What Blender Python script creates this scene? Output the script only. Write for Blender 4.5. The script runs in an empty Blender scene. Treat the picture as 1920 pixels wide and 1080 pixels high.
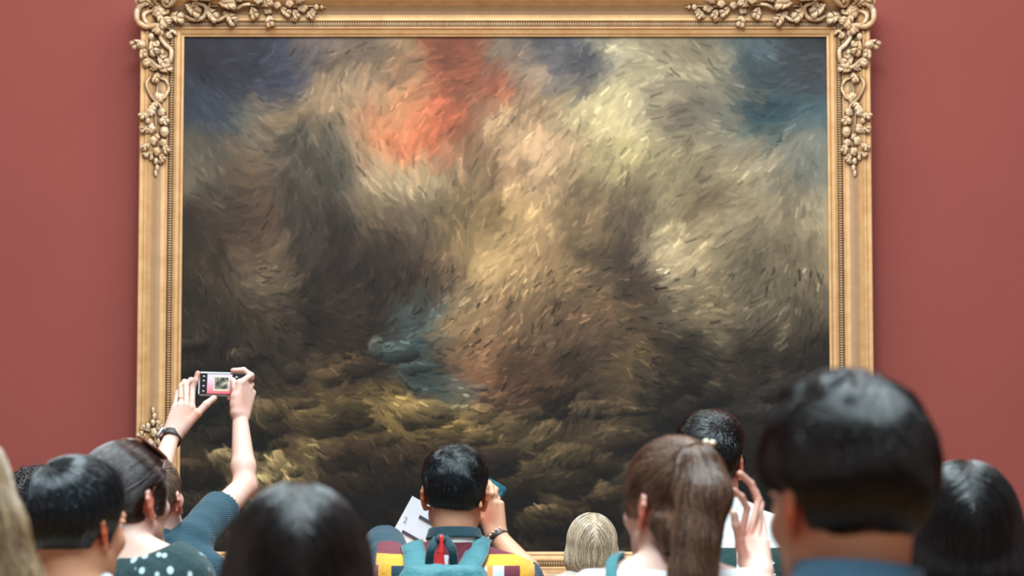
import bpy, bmesh, math, random
import numpy as np
from mathutils import Vector, Matrix
random.seed(7)
rng = np.random.default_rng(11)
SC = bpy.context.scene
COL = SC.collection
# ------------------------------------------------------------------ camera
FPX = 4533.0
PITCH = math.radians(4.3)
CAM = np.array([0.0, 0.0, 1.6])
cd = bpy.data.cameras.new('camera')
cam = bpy.data.objects.new('camera', cd)
COL.objects.link(cam)
cam.location = CAM
cam.rotation_euler = (math.pi / 2 + PITCH, 0, 0)
cd.sensor_width = 36.0
cd.lens = 36.0 * FPX / 1920.0
cd.dof.use_dof = True
cd.dof.focus_distance = 8.2
cd.dof.aperture_fstop = 5.6
cd.dof.aperture_blades = 0
SC.camera = cam
SC.view_settings.view_transform = 'Standard'
SC.view_settings.look = 'None'
SC.view_settings.exposure = 0.0

def P(px, py, Y):
    """world point on the plane y=Y that the photograph shows at (px, py)"""
    u = (px - 960) / FPX
    v = (540 - py) / FPX
    d = np.array([u, math.cos(PITCH) - v * math.sin(PITCH), math.sin(PITCH) + v * math.cos(PITCH)])
    return CAM + d * (Y / d[1])

# ------------------------------------------------------------------ helpers
def link(o, parent=None):
    COL.objects.link(o)
    if parent is not None:
        o.parent = parent
    return o

def tag(o, label=None, cat=None, group=None, kind=None):
    if label: o['label'] = label
    if cat: o['category'] = cat
    if group: o['group'] = group
    if kind: o['kind'] = kind
    return o

def empty(name, loc, label=None, cat=None, group=None):
    o = bpy.data.objects.new(name, None)
    o.empty_display_size = 0.1
    link(o)
    o.location = loc
    return tag(o, label, cat, group)

def mesh_obj(name, V, F, mats, parent=None, origin=(0, 0, 0), smooth=True, midx=None, attrs=None):
    """V world coordinates (n,3); the object sits at origin (relative to its parents' locations, which are pure translations)"""
    V = np.asarray(V, dtype=np.float64) - np.asarray(origin, dtype=np.float64)
    me = bpy.data.meshes.new(name)
    if isinstance(F, np.ndarray):
        n, k = F.shape
        me.vertices.add(len(V))
        me.vertices.foreach_set('co', V.astype(np.float32).ravel())
        me.loops.add(n * k)
        me.loops.foreach_set('vertex_index', F.astype(np.int32).ravel())
        me.polygons.add(n)
        me.polygons.foreach_set('loop_start', np.arange(0, n * k, k, dtype=np.int32))
        me.update(calc_edges=True)
    else:
        me.from_pydata([tuple(v) for v in V], [], F)
    for m in (mats if isinstance(mats, (list, tuple)) else [mats]):
        me.materials.append(m)
    if smooth:
        me.polygons.foreach_set('use_smooth', [True] * len(me.polygons))
    if midx is not None:
        me.polygons.foreach_set('material_index', np.asarray(midx, dtype=np.int32))
    if attrs:
        for an, data in attrs.items():
            data = np.asarray(data, dtype=np.float32)
            if data.ndim == 1:
                a = me.attributes.new(an, 'FLOAT', 'POINT'); a.data.foreach_set('value', data)
            elif data.shape[1] == 4:
                a = me.attributes.new(an, 'FLOAT_COLOR', 'POINT'); a.data.foreach_set('color', data.ravel())
            else:
                a = me.attributes.new(an, 'FLOAT_VECTOR', 'POINT'); a.data.foreach_set('vector', data.ravel())
    me.validate()
    o = bpy.data.objects.new(name, me)
    link(o, parent)
    if parent is None:
        o.location = origin
    return o

def srgb(r, g, b):
    f = lambda c: (c / 255 / 12.92) if c / 255 <= 0.04045 else ((c / 255 + 0.055) / 1.055) ** 2.4
    return (f(r), f(g), f(b), 1.0)

class NT:
    def __init__(s, name):
        s.m = bpy.data.materials.new(name); s.m.use_nodes = True
        s.t = s.m.node_tree; s.t.nodes.clear()
        s.out = s.n('ShaderNodeOutputMaterial')
        s.b = s.n('ShaderNodeBsdfPrincipled')
        s.l(s.b.outputs[0], s.out.inputs[0])
    def n(s, t, **k):
        x = s.t.nodes.new(t)
        for a, b in k.items(): setattr(x, a, b)
        return x
    def l(s, a, b): s.t.links.new(a, b)
    def coord(s, which='Object'):
        return s.n('ShaderNodeTexCoord').outputs[which]
    def noise(s, scale, detail=3, rough=.5, vec=None, stretch=None):
        v = vec or s.coord()
        if stretch:
            mp = s.n('ShaderNodeMapping'); mp.inputs['Scale'].default_value = stretch
            s.l(v, mp.inputs[0]); v = mp.outputs[0]
        x = s.n('ShaderNodeTexNoise'); x.inputs['Scale'].default_value = scale
        x.inputs['Detail'].default_value = detail; x.inputs['Roughness'].default_value = rough
        s.l(v, x.inputs['Vector']); return x.outputs['Fac']
    def ramp(s, fac, stops, interp='LINEAR'):
        r = s.n('ShaderNodeValToRGB'); r.color_ramp.interpolation = interp
        e = r.color_ramp.elements
        while len(e) < len(stops): e.new(0.5)
        for i, (p, c) in enumerate(stops):
            e[i].position = p; e[i].color = c
        s.l(fac, r.inputs[0]); return r.outputs[0]
    def mix(s, fac, a, b, mode='MIX'):
        x = s.n('ShaderNodeMix', data_type='RGBA', blend_type=mode)
        for sock, v in ((x.inputs[0], fac), (x.inputs[6], a), (x.inputs[7], b)):
            if hasattr(v, 'is_output') or isinstance(v, bpy.types.NodeSocket): s.l(v, sock)
            else: sock.default_value = v
        return x.outputs[2]
    def math(s, op, a, b=0.0, c=0.0):
        x = s.n('ShaderNodeMath', operation=op)
        for i, v in enumerate((a, b, c)):
            if isinstance(v, bpy.types.NodeSocket): s.l(v, x.inputs[i])
            else: x.inputs[i].default_value = v
        return x.outputs[0]
    def attr(s, name, out='Fac'):
        x = s.n('ShaderNodeAttribute'); x.attribute_name = name; return x.outputs[out]
    def bump(s, h, strength=.3, dist=.01):
        x = s.n('ShaderNodeBump'); x.inputs['Strength'].default_value = strength; x.inputs['Distance'].default_value = dist
        s.l(h, x.inputs['Height']); s.l(x.outputs[0], s.b.inputs['Normal'])
    def set(s, **k):
        for a, v in k.items():
            sock = s.b.inputs[a.replace('_', ' ')]
            if isinstance(v, bpy.types.NodeSocket): s.l(v, sock)
            else: sock.default_value = v
        return s

def plain(name, col, rough=.6, metal=0.0, var=.12, scale=40, bump=.0, spec=.5, sheen=0.0):
    t = NT(name)
    n = t.noise(scale, 3)
    d = tuple(max(0, c * (1 - var)) for c in col[:3]) + (1,)
    l = tuple(min(1, c * (1 + var)) for c in col[:3]) + (1,)
    t.set(Base_Color=t.ramp(n, [(.35, d), (.65, l)]), Roughness=rough, Metallic=metal)
    t.b.inputs['Specular IOR Level'].default_value = spec
    if sheen: t.b.inputs['Sheen Weight'].default_value = sheen
    if bump: t.bump(n, bump, .004)
    return t.m

# ------------------------------------------------------------------ signed distance modelling
def smin(a, b, k):
    if k <= 0: return np.minimum(a, b)
    h = np.clip(0.5 + 0.5 * (b - a) / k, 0, 1)
    return b + (a - b) * h - k * h * (1 - h)

class RC:
    def __init__(s, a, b, ra, rb=None, k=.015, cut=None, sub=False):
        s.a = np.asarray(a, float); s.b = np.asarray(b, float); s.ra = ra; s.rb = ra if rb is None else rb
        s.k = k; s.cut = cut; s.sub = sub
        r = max(s.ra, s.rb)
        s.lo = np.minimum(s.a, s.b) - r; s.hi = np.maximum(s.a, s.b) + r
    def d(s, X, Y, Z):
        ab = s.b - s.a; L = max(ab @ ab, 1e-12)
        px, py, pz = X - s.a[0], Y - s.a[1], Z - s.a[2]
        t = np.clip((px * ab[0] + py * ab[1] + pz * ab[2]) / L, 0, 1)
        q = np.sqrt((px - t * ab[0]) ** 2 + (py - t * ab[1]) ** 2 + (pz - t * ab[2]) ** 2) - (s.ra + (s.rb - s.ra) * t)
        if s.cut is not None:
            c, n = s.cut
            q = np.maximum(q, (X - c[0]) * n[0] + (Y - c[1]) * n[1] + (Z - c[2]) * n[2])
        return q
    def grow(s, g):
        o = RC(s.a, s.b, s.ra + g, s.rb + g, s.k, s.cut, s.sub); return o

class EL:
    def __init__(s, c, r, R=None, k=.02, sub=False):
        s.c = np.asarray(c, float); s.r = np.asarray(r, float); s.R = np.eye(3) if R is None else np.asarray(R); s.k = k; s.sub = sub
        e = np.abs(s.R) @ s.r
        s.lo = s.c - e; s.hi = s.c + e
    def d(s, X, Y, Z):
        px, py, pz = X - s.c[0], Y - s.c[1], Z - s.c[2]
        R = s.R; r = s.r
        x = (px * R[0, 0] + py * R[1, 0] + pz * R[2, 0]); y = (px * R[0, 1] + py * R[1, 1] + pz * R[2, 1]); z = (px * R[0, 2] + py * R[1, 2] + pz * R[2, 2])
        k0 = np.sqrt((x / r[0]) ** 2 + (y / r[1]) ** 2 + (z / r[2]) ** 2)
        k1 = np.sqrt((x / r[0] ** 2) ** 2 + (y / r[1] ** 2) ** 2 + (z / r[2] ** 2) ** 2) + 1e-9
        return k0 * (k0 - 1) / k1
    def grow(s, g):
        return EL(s.c, s.r + g, s.R, s.k, s.sub)

BIG = 0.09
def sdf_pts(prims, p):
    X, Y, Z = p[:, 0], p[:, 1], p[:, 2]
    F = np.full(len(p), BIG)
    for q in prims:
        if q.sub: F = -smin(-F, q.d(X, Y, Z), q.k)
        else: F = smin(F, q.d(X, Y, Z), q.k)
    return F

def axis(lo, hi, coarse, fines):
    """rectilinear coordinates: coarse spacing, finer inside the given intervals"""
    xs = [lo]
    while xs[-1] < hi:
        x = xs[-1]; h = coarse
        for a, b, f in fines:
            if a - 0.001 <= x <= b: h = min(h, f)
            elif x < a: h = min(h, max(f, (a - x) * 0.6))
        xs.append(x + h)
    return np.array(xs)

def sdf_grid(prims, xs, ys, zs):
    F = np.full((len(xs), len(ys), len(zs)), BIG, dtype=np.float32)
    pad = 0.06
    for q in prims:
        i0, i1 = np.searchsorted(xs, q.lo[0] - pad), np.searchsorted(xs, q.hi[0] + pad)
        j0, j1 = np.searchsorted(ys, q.lo[1] - pad), np.searchsorted(ys, q.hi[1] + pad)
        k0, k1 = np.searchsorted(zs, q.lo[2] - pad), np.searchsorted(zs, q.hi[2] + pad)
        if i1 <= i0 or j1 <= j0 or k1 <= k0: continue
        X = xs[i0:i1, None, None]; Y = ys[None, j0:j1, None]; Z = zs[None, None, k0:k1]
        d = q.d(X, Y, Z)
        S = F[i0:i1, j0:j1, k0:k1]
        F[i0:i1, j0:j1, k0:k1] = -smin(-S, d, q.k) if q.sub else smin(S, d, q.k)
    return F

CORN = np.array([[i, j, k] for i in (0, 1) for j in (0, 1) for k in (0, 1)])
EDG = [(a, b) for a in range(8) for b in range(a + 1, 8) if abs(CORN[a] - CORN[b]).sum() == 1]
def surface_nets(F, xs, ys, zs):
    ins = F < 0
    c = [ins[i:ins.shape[0] - 1 + i, j:ins.shape[1] - 1 + j, k:ins.shape[2] - 1 + k] for i, j, k in CORN]
    cnt = sum(x.astype(np.int8) for x in c)
    act = (cnt > 0) & (cnt < 8)
    I, J, K = np.nonzero(act)
    n = len(I)
    if n == 0: return np.zeros((0, 3)), np.zeros((0, 4), int)
    vals = np.stack([F[I + i, J + j, K + k] for i, j, k in CORN], 1).astype(np.float64)
    pos = np.stack([np.stack([xs[I + i], ys[J + j], zs[K + k]], 1) for i, j, k in CORN], 1)
    S = np.zeros((n, 3)); w = np.zeros(n)
    for a, b in EDG:
        m = (vals[:, a] < 0) != (vals[:, b] < 0)
        t = vals[m, a] / (vals[m, a] - vals[m, b])
        S[m] += pos[m, a] + (pos[m, b] - pos[m, a]) * t[:, None]
        w[m] += 1
    V = S / w[:, None]
    idx = np.full(act.shape, -1, dtype=np.int64); idx[I, J, K] = np.arange(n)
    Fs = []
    for ax in range(3):
        sl0 = [slice(None)] * 3; sl1 = [slice(None)] * 3
        sl0[ax] = slice(0, -1); sl1[ax] = slice(1, None)
        a, b = ins[tuple(sl0)], ins[tuple(sl1)]
        for flip, M in ((False, a & ~b), (True, ~a & b)):
            i, j, k = np.nonzero(M)
            o = [x for x in range(3) if x != ax]
            pt = [i, j, k]
            ok = (pt[o[0]] > 0) & (pt[o[1]] > 0) & (pt[o[0]] < F.shape[o[0]] - 1) & (pt[o[1]] < F.shape[o[1]] - 1)
            pt = [x[ok] for x in pt]
            q = []
            for da, db in ((-1, -1), (0, -1), (0, 0), (-1, 0)):
                pp = list(pt); pp[o[0]] = pp[o[0]] + da; pp[o[1]] = pp[o[1]] + db
                q.append(idx[pp[0], pp[1], pp[2]])
            q = np.stack(q, 1)
            if flip != (ax == 1): q = q[:, ::-1]
            Fs.append(q)
    Fc = np.concatenate(Fs)
    return V, Fc[(Fc >= 0).all(1)]

def grad(fn, p, e=.0015):
    f0 = fn(p)
    g = np.stack([fn(p + np.array(d) * e) - f0 for d in ((1, 0, 0), (0, 1, 0), (0, 0, 1))], 1) / e
    return f0, g

def nets_obj(name, prims, mats, parent, origin, coarse=.012, fines=((), (), ()), post=None, project=True, attrs=None, cutlo=None):
    lo = np.min([q.lo for q in prims if not q.sub], 0) - .03; hi = np.max([q.hi for q in prims if not q.sub], 0) + .03
    xs, ys, zs = (axis(lo[i], hi[i], coarse, fines[i]) for i in range(3))
    F = sdf_grid(prims, xs, ys, zs)
    if post is not None:
        F = post(F, xs[:, None, None], ys[None, :, None], zs[None, None, :]).astype(np.float32)
    V, Q = surface_nets(F, xs, ys, zs)
    if project:
        fn = lambda p: (sdf_pts(prims, p) if post is None else post(sdf_pts(prims, p), p[:, 0], p[:, 1], p[:, 2]))
        f0, g = grad(fn, V)
        st = np.clip(f0 / np.maximum((g ** 2).sum(1), .3), -.002, .002)
        V = V - g * st[:, None]
    at = attrs(V) if attrs else None
    return mesh_obj(name, V, Q, mats, parent, origin, attrs=at)

_d3 = np.random.default_rng(3)
def wob(X, Y, Z, f, seed=0, n=6):
    r = np.random.default_rng(seed); s = 0
    for _ in range(n):
        v = r.normal(size=3); v /= np.linalg.norm(v); v = v * f * r.uniform(.6, 1.6)
        s = s + np.sin(X * v[0] + Y * v[1] + Z * v[2] + r.uniform(0, 6.28))
    return s / n

# ------------------------------------------------------------------ simple swept geometry
def frames(pts):
    pts = np.asarray(pts, float)
    T = np.gradient(pts, axis=0); T /= np.linalg.norm(T, axis=1)[:, None] + 1e-12
    ref = np.array([0, 0, 1.0]) if abs(T[0][2]) < .9 else np.array([0, 1.0, 0])
    N = []; n = np.cross(T[0], ref); n /= np.linalg.norm(n)
    for t in T:
        n = n - t * (n @ t); n /= np.linalg.norm(n) + 1e-12; N.append(n)
    N = np.array(N); B = np.cross(T, N)
    return pts, T, N, B

def tube(pts, rad, seg=8, flat=1.0, up=None):
    """closed-ended tube; rad scalar or per point; flat scales the binormal; up fixes the section's normal"""
    pts, T, N, B = frames(pts)
    if up is not None:
        u = np.asarray(up, float)
        if u.ndim == 1: u = np.tile(u, (len(pts), 1))
        B = u - T * (u * T).sum(1)[:, None]; B /= np.linalg.norm(B, axis=1)[:, None] + 1e-12
        N = np.cross(B, T)
    r = np.broadcast_to(np.asarray(rad, float), (len(pts),))
    V = []; a = np.arange(seg) / seg * 2 * math.pi
    for i in range(len(pts)):
        V.append(pts[i] + r[i] * (np.cos(a)[:, None] * N[i] + np.sin(a)[:, None] * B[i] * flat))
    V = np.concatenate(V + [pts[:1], pts[-1:]]); n = len(pts); F = []
    for i in range(n - 1):
        for j in range(seg):
            F.append((i * seg + j, i * seg + (j + 1) % seg, (i + 1) * seg + (j + 1) % seg, (i + 1) * seg + j))
    for j in range(seg):
        F.append((n * seg, (j + 1) % seg, j)); F.append((n * seg + 1, (n - 1) * seg + j, (n - 1) * seg + (j + 1) % seg))
    return V, F

def ellip(c, r, R=None, seg=10, rings=7):
    V = []; F = []
    for i in range(rings + 1):
        th = math.pi * i / rings
        for j in range(seg):
            ph = 2 * math.pi * j / seg
            V.append((math.sin(th) * math.cos(ph), math.sin(th) * math.sin(ph), math.cos(th)))
    V = np.array(V) * np.asarray(r)
    if R is not None: V = V @ np.asarray(R).T
    V = V + np.asarray(c)
    for i in range(rings):
        for j in range(seg):
            F.append((i * seg + j, (i + 1) * seg + j, (i + 1) * seg + (j + 1) % seg, i * seg + (j + 1) % seg))
    return V, F

def join(parts):
    V = []; F = []; n = 0
    for v, f in parts:
        V.append(np.asarray(v)); F += [tuple(int(i) + n for i in q) for q in f]; n += len(v)
    return np.concatenate(V), F

def box(c, h, R=None, bev=0.0):
    """box with chamfered edges: centre, half sizes"""
    bm = bmesh.new(); bmesh.ops.create_cube(bm, size=2.0)
    for v in bm.verts: v.co = Vector((v.co.x * h[0], v.co.y * h[1], v.co.z * h[2]))
    if bev: bmesh.ops.bevel(bm, geom=bm.edges[:], offset=bev, segments=2, affect='EDGES')
    bm.verts.index_update()
    V = np.array([v.co[:] for v in bm.verts]); F = [tuple(v.index for v in f.verts) for f in bm.faces]
    bm.free()
    if R is not None: V = V @ np.asarray(R).T
    return V + np.asarray(c), F

def rot(axis_, deg):
    return np.array(Matrix.Rotation(math.radians(deg), 3, axis_))

def spline(pts, n):
    """Catmull-Rom through pts"""
    p = np.asarray(pts, float); p = np.vstack([2 * p[0] - p[1], p, 2 * p[-1] - p[-2]])
    out = []; m = len(p) - 3
    for t in np.linspace(0, m - 1e-6, n):
        i = int(t); f = t - i; a, b, c, d = p[i:i + 4]
        out.append(.5 * ((2 * b) + (-a + c) * f + (2 * a - 5 * b + 4 * c - d) * f * f + (-a + 3 * b - 3 * c + d) * f ** 3))
    return np.array(out)
# ------------------------------------------------------------------ the room
WALL_Y = 12.25
def quad_obj(name, V, mat, kind='structure'):
    o = mesh_obj(name, V, [(0, 1, 2, 3)], mat, smooth=False)
    return tag(o, kind=kind)

t = NT('red wall paint')
n1 = t.noise(1.1, 4, .55); n2 = t.noise(260, 2, .6)
base = t.ramp(n1, [(.3, srgb(138, 62, 57)), (.7, srgb(150, 71, 65))])
t.set(Base_Color=t.mix(.52, base, t.ramp(n2, [(.3, srgb(116, 54, 50)), (.7, srgb(184, 104, 92))])), Roughness=.85)
t.bump(n2, .25, .003); RED = t.m
t = NT('oak parquet')
br = t.n('ShaderNodeTexBrick'); br.inputs['Scale'].default_value = 4.0
br.inputs['Color1'].default_value = srgb(150, 112, 74); br.inputs['Color2'].default_value = srgb(124, 90, 58)
br.inputs['Mortar'].default_value = srgb(60, 42, 28); br.inputs['Mortar Size'].default_value = .006
br.inputs['Brick Width'].default_value = .6; br.inputs['Row Height'].default_value = .12
t.l(t.coord(), br.inputs['Vector']); t.set(Base_Color=br.outputs['Color'], Roughness=.35); OAK = t.m

W2 = 8.0
H = 7.0
quad_obj('wall_back', [(W2, WALL_Y, 0), (-W2, WALL_Y, 0), (-W2, WALL_Y, H), (W2, WALL_Y, H)][::-1], RED)
quad_obj('wall_left', [(-W2, -3, 0), (-W2, WALL_Y, 0), (-W2, WALL_Y, H), (-W2, -3, H)], RED)
quad_obj('wall_right', [(W2, WALL_Y, 0), (W2, -3, 0), (W2, -3, H), (W2, WALL_Y, H)], RED)
quad_obj('floor', [(-W2, -3, 0), (W2, -3, 0), (W2, WALL_Y, 0), (-W2, WALL_Y, 0)], OAK)
DARKWOOD = plain('dark skirting', srgb(60, 36, 30), .4)
for nm, c, h in (('baseboard_back', (0, WALL_Y - .012, .09), (W2, .012, .09)), ('baseboard_left', (-W2 + .012, 4.6, .09), (.012, 7.6, .09)), ('baseboard_right', (W2 - .012, 4.6, .09), (.012, 7.6, .09))):
    v, f = box(c, h, bev=.004)
    tag(mesh_obj(nm, v, f, DARKWOOD, smooth=False), kind='structure')

# light: cool skylight above, open roof
wd = bpy.data.worlds.new('gallery sky'); SC.world = wd; wd.use_nodes = True
bg = wd.node_tree.nodes['Background']; bg.inputs[0].default_value = (.80, .90, 1.0, 1); bg.inputs[1].default_value = .12
def area(name, loc, rotd, sx, sy, e, col):
    l = bpy.data.lights.new(name, 'AREA'); l.shape = 'RECTANGLE'; l.size = sx; l.size_y = sy; l.energy = e; l.color = col
    o = bpy.data.objects.new(name, l); link(o); o.location = loc; o.rotation_euler = [math.radians(a) for a in rotd]; return o
area('skylight', (0, 8.6, 6.8), (14, 0, 0), 8, 2.6, 420, (1.0, .97, .93))
area('skylight_front', (0, 3.2, 6.8), (0, 0, 0), 2.6, 6.0, 1180, (.76, .93, 1.0))
area('gallery_fill', (0, -2.6, 3.4), (78, 0, 0), 9, 3.0, 55, (1.0, .95, .90))

# ------------------------------------------------------------------ the picture: a stormy shore, no figures
CY = 12.145
tl = P(340, 68, CY); br_ = P(1556, 1036, CY)
CX = (P(341, 550, CY)[0] + P(1554, 550, CY)[0]) / 2
CW = .004 + (P(1554, 550, CY)[0] - P(341, 550, CY)[0]) / 2
ZT, ZB = tl[2], br_[2]
GRID = '''45,45,55 55,55,65 60,62,75 110,95,80 150,125,95 156,92,66 176,100,74 150,130,110 90,90,95 175,165,135 165,155,125 150,140,115 75,90,95 60,65,70
60,68,80 85,85,80 130,110,85 165,140,110 178,116,80 182,102,72 180,150,115 150,125,95 190,175,135 205,190,145 150,140,120 130,130,115 60,90,100 62,82,86
85,78,65 100,85,68 95,85,72 80,75,65 165,145,115 175,155,120 150,120,90 190,160,125 160,138,105 185,170,125 190,175,135 170,155,125 150,140,118 110,112,104
55,45,38 80,62,48 60,52,45 45,38,32 90,75,60 110,95,75 150,125,85 190,160,115 120,100,75 110,95,74 170,155,120 140,122,95 150,138,110 140,128,104
60,50,40 105,90,70 45,38,30 38,30,26 45,36,30 65,50,40 160,135,95 170,140,100 95,80,58 70,58,48 160,145,115 150,135,105 125,113,90 128,116,92
45,38,32 60,50,38 35,28,24 60,45,32 55,42,32 75,92,92 130,105,75 115,92,68 90,70,52 76,62,46 110,98,78 130,115,88 110,100,80 100,90,72
35,30,26 40,34,28 60,48,34 70,54,38 50,40,32 60,72,70 95,68,50 85,62,45 70,56,42 80,66,45 60,50,40 48,42,34 45,38,32 42,36,30
32,30,26 45,38,28 75,62,40 95,80,50 130,108,65 110,90,55 80,68,45 60,48,36 50,42,32 70,58,40 38,34,28 35,30,26 30,27,24 30,27,24
45,36,26 140,122,86 136,116,80 60,45,32 50,38,28 35,28,22 40,33,26 75,62,42 84,70,48 60,50,38 35,30,25 32,28,24 30,26,22 28,25,22
30,26,22 28,24,20 28,24,20 28,24,20 30,25,20 38,30,22 70,58,38 65,55,38 40,34,26 32,28,22 30,26,22 28,25,22 28,25,22 28,25,22'''
G = np.array([[[float(c) for c in q.split(',')] for q in r.split()] for r in GRID.split('\n')])
def bil(A, y, x):
    h, w = A.shape[:2]
    y = np.clip(y, 0, h - 1.001); x = np.clip(x, 0, w - 1.001)
    i = y.astype(int); j = x.astype(int); fy = y - i; fx = x - j
    fy = fy * fy * (3 - 2 * fy); fx = fx * fx * (3 - 2 * fx)
    if A.ndim == 3: fy = fy[..., None]; fx = fx[..., None]
    return (A[i, j] * (1 - fx) + A[i, j + 1] * fx) * (1 - fy) + (A[i + 1, j] * (1 - fx) + A[i + 1, j + 1] * fx) * fy
PW, PH = 1000, 800
def fbm(w, h, sx, sy, oct_, seed, pers=.5):
    r = np.random.default_rng(seed); out = np.zeros((h, w)); a = 1; tot = 0
    yy, xx = np.mgrid[0:h, 0:w]
    for _ in range(oct_):
        g = r.uniform(-1, 1, (int(sy) + 3, int(sx) + 3))
        out += a * bil(g, yy / h * sy, xx / w * sx); tot += a; a *= pers; sx *= 2; sy *= 2
    return out / tot
yy, xx = np.mgrid[0:PH, 0:PW]
wx = fbm(PW, PH, 6, 5, 6, 1, .62) * 1.5; wy = fbm(PW, PH, 6, 5, 6, 2, .62) * 1.0
gy = yy / PH * 10 - .5 + wy; gx = xx / PW * 14 - .5 + wx
img = bil(G, gy, gx)
skyw = np.clip((.62 - yy / PH + fbm(PW, PH, 5, 1, 4, 5) * .12) / .12, 0, 1)[..., None]
det = fbm(PW, PH, 9, 7, 7, 3, .62)
img = img * (1 + det[..., None] * (.55 * skyw + .9 * (1 - skyw)))
img0 = img
# crags and boulders with lit rims along the foreground
rr = np.random.default_rng(21)
def poly_mask(cx, cy, w, h, n, jag):
    a = np.sort(rr.uniform(0, 2 * math.pi, n)); rad = 1 + rr.uniform(-jag, jag, n)
    x0, x1 = int(max(0, cx - w * 1.5)), int(min(PW, cx + w * 1.5)); y0, y1 = int(max(0, cy - h * 1.5)), int(min(PH, cy + h * 1.5))
    if x1 <= x0 or y1 <= y0: return None
    Y, X = np.mgrid[y0:y1, x0:x1]
    th = np.arctan2((Y - cy) / h, (X - cx) / w) % (2 * math.pi)
    R = np.interp(th, np.append(a, a[0] + 2 * math.pi), np.append(rad, rad[0]))
    d = R - np.hypot((X - cx) / w, (Y - cy) / h)
    return slice(y0, y1), slice(x0, x1), d, Y, X
# brush strokes
ang = fbm(PW, PH, 4, 3, 3, 9) * 3.0 - .5
def strokes(n, L, Wd, jit, al, ymin=0, ymax=1):
    global img
    src = img.copy()
    xs = rr.uniform(0, PW, n); ys = rr.uniform(ymin * PH, ymax * PH, n)
    for x, y in zip(xs, ys):
        l = L * rr.uniform(.6, 1.5); w = Wd * rr.uniform(.6, 1.4)
        r = int(l + 2); x0, x1, y0, y1 = int(x) - r, int(x) + r, int(y) - r, int(y) + r
        if x0 < 0 or y0 < 0 or x1 >= PW or y1 >= PH: continue
        a = ang[int(y), int(x)] + rr.normal() * .3; c, s = math.cos(a), math.sin(a)
        Y, X = np.mgrid[y0:y1, x0:x1]; u = (X - x) * c + (Y - y) * s; v = -(X - x) * s + (Y - y) * c + (u * u) * .004
        m = np.clip((1 - (u / l) ** 2) * 3, 0, 1) * np.clip((1 - (v / w) ** 2) * 2, 0, 1)
        m = m * (.75 + .25 * np.sin(v * 2.2 + x))
        m = (m * al)[..., None]
        col = src[int(y), int(x)] * (1 + rr.normal() * jit)
        img[y0:y1, x0:x1] = img[y0:y1, x0:x1] * (1 - m) + m * col
strokes(2200, 26, 8, .10, .6)
for _ in range(230):
    cy = PH * (.60 + .42 * rr.random() ** .8); cx = PW * rr.random()
    if cx > PW * .42 and cx < PW * .8 and cy < PH * .68: continue
    sc = .5 + 1.4 * (cy / PH - .5)
    w = rr.uniform(14, 62) * sc; h = rr.uniform(8, 34) * sc
    m = poly_mask(cx, cy, w, h, rr.integers(6, 11), .3)
    if m is None: continue
    ys_, xs_, d, Y, X = m
    c0 = img[min(PH - 1, int(cy)), min(PW - 1, int(cx))]
    a = np.clip(d * 8, 0, 1)[..., None] * .8
    shade = np.clip(.95 - 1.05 * ((Y - cy) / h * .8 + (X - cx) / w * .35), .25, 1.9)[..., None]
    img[ys_, xs_] = img[ys_, xs_] * (1 - a) + a * np.clip(c0 * .95 * shade + (Y - cy)[..., None] * 0, 14, 215)
strokes(4500, 12, 3.2, .13, .5)
strokes(4500, 8, 2.0, .22, .6)
strokes(4000, 7, 1.8, .38, .7, .45, 1)
img = np.clip(img, 8, 235) / 255
lin = np.where(img <= .04045, img / 12.92, ((img + .055) / 1.055) ** 2.4)
u = np.linspace(-1, 1, PW); v = np.linspace(1, 0, PH)
VX = CX + u[None, :] * CW + v[:, None] * 0; VZ = ZB + v[:, None] * (ZT - ZB) + u[None, :] * 0
V = np.stack([VX, np.full_like(VX, CY), VZ], -1).reshape(-1, 3)
i = np.arange(PH - 1)[:, None] * PW + np.arange(PW - 1)[None, :]
i = i.ravel(); Q = np.stack([i, i + PW, i + PW + 1, i + 1], 1)
colr = np.concatenate([lin.reshape(-1, 3), np.ones((PW * PH, 1))], 1)
t = NT('oil paint on canvas')
pc = t.attr('paint', 'Color'); wv = t.noise(900, 2, .6)
t.set(Base_Color=t.mix(.18, pc, t.mix(wv, (0, 0, 0, 1), (.35, .33, .3, 1)), 'SOFT_LIGHT'), Roughness=.55)
t.b.inputs['Specular IOR Level'].default_value = .25
t.bump(t.noise(700, 2, .6), .15, .002)
org = np.array([CX, CY, ZB - .2])
PIC = empty('framed_painting', org, 'huge dark stormy landscape painting in an ornate carved gilt frame on the red wall', 'painting')
cv = mesh_obj('canvas', V, Q, t.m, PIC, org, smooth=False, attrs={'paint': colr})
cv['label'] = 'dark oil landscape of smoke, cloud and rocks'

# ------------------------------------------------------------------ gilt frame
def gold_mat(name, light, dark, worn=None, ao=.03, metal=.15):
    t = NT(name)
    n = t.noise(14, 5, .6); n2 = t.noise(90, 3, .6)
    c = t.ramp(n, [(.3, dark), (.62, light)])
    c = t.mix(t.math('MULTIPLY', n2, .35), c, srgb(226, 196, 150))
    if worn is not None:
        w = t.attr('prof')
        c = t.mix(t.ramp(w, [(0, (0, 0, 0, 1)), (.46, (0, 0, 0, 1)), (.52, (.75, .75, .75, 1)), (.66, (.75, .75, .75, 1)), (.72, (0, 0, 0, 1)), (.95, (0, 0, 0, 1)), (1, (.4, .4, .4, 1))]), c, worn)
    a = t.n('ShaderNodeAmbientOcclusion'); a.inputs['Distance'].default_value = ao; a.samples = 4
    c = t.mix(t.ramp(a.outputs['AO'], [(.35, (1, 1, 1, 1)), (.85, (0, 0, 0, 1))]), c, srgb(112, 70, 36))  # crevice shade put into the colour: browner where ambient occlusion is stronger
    t.set(Base_Color=c, Roughness=.5, Metallic=metal); t.bump(n2, .25, .003)
    return t.m
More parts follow.
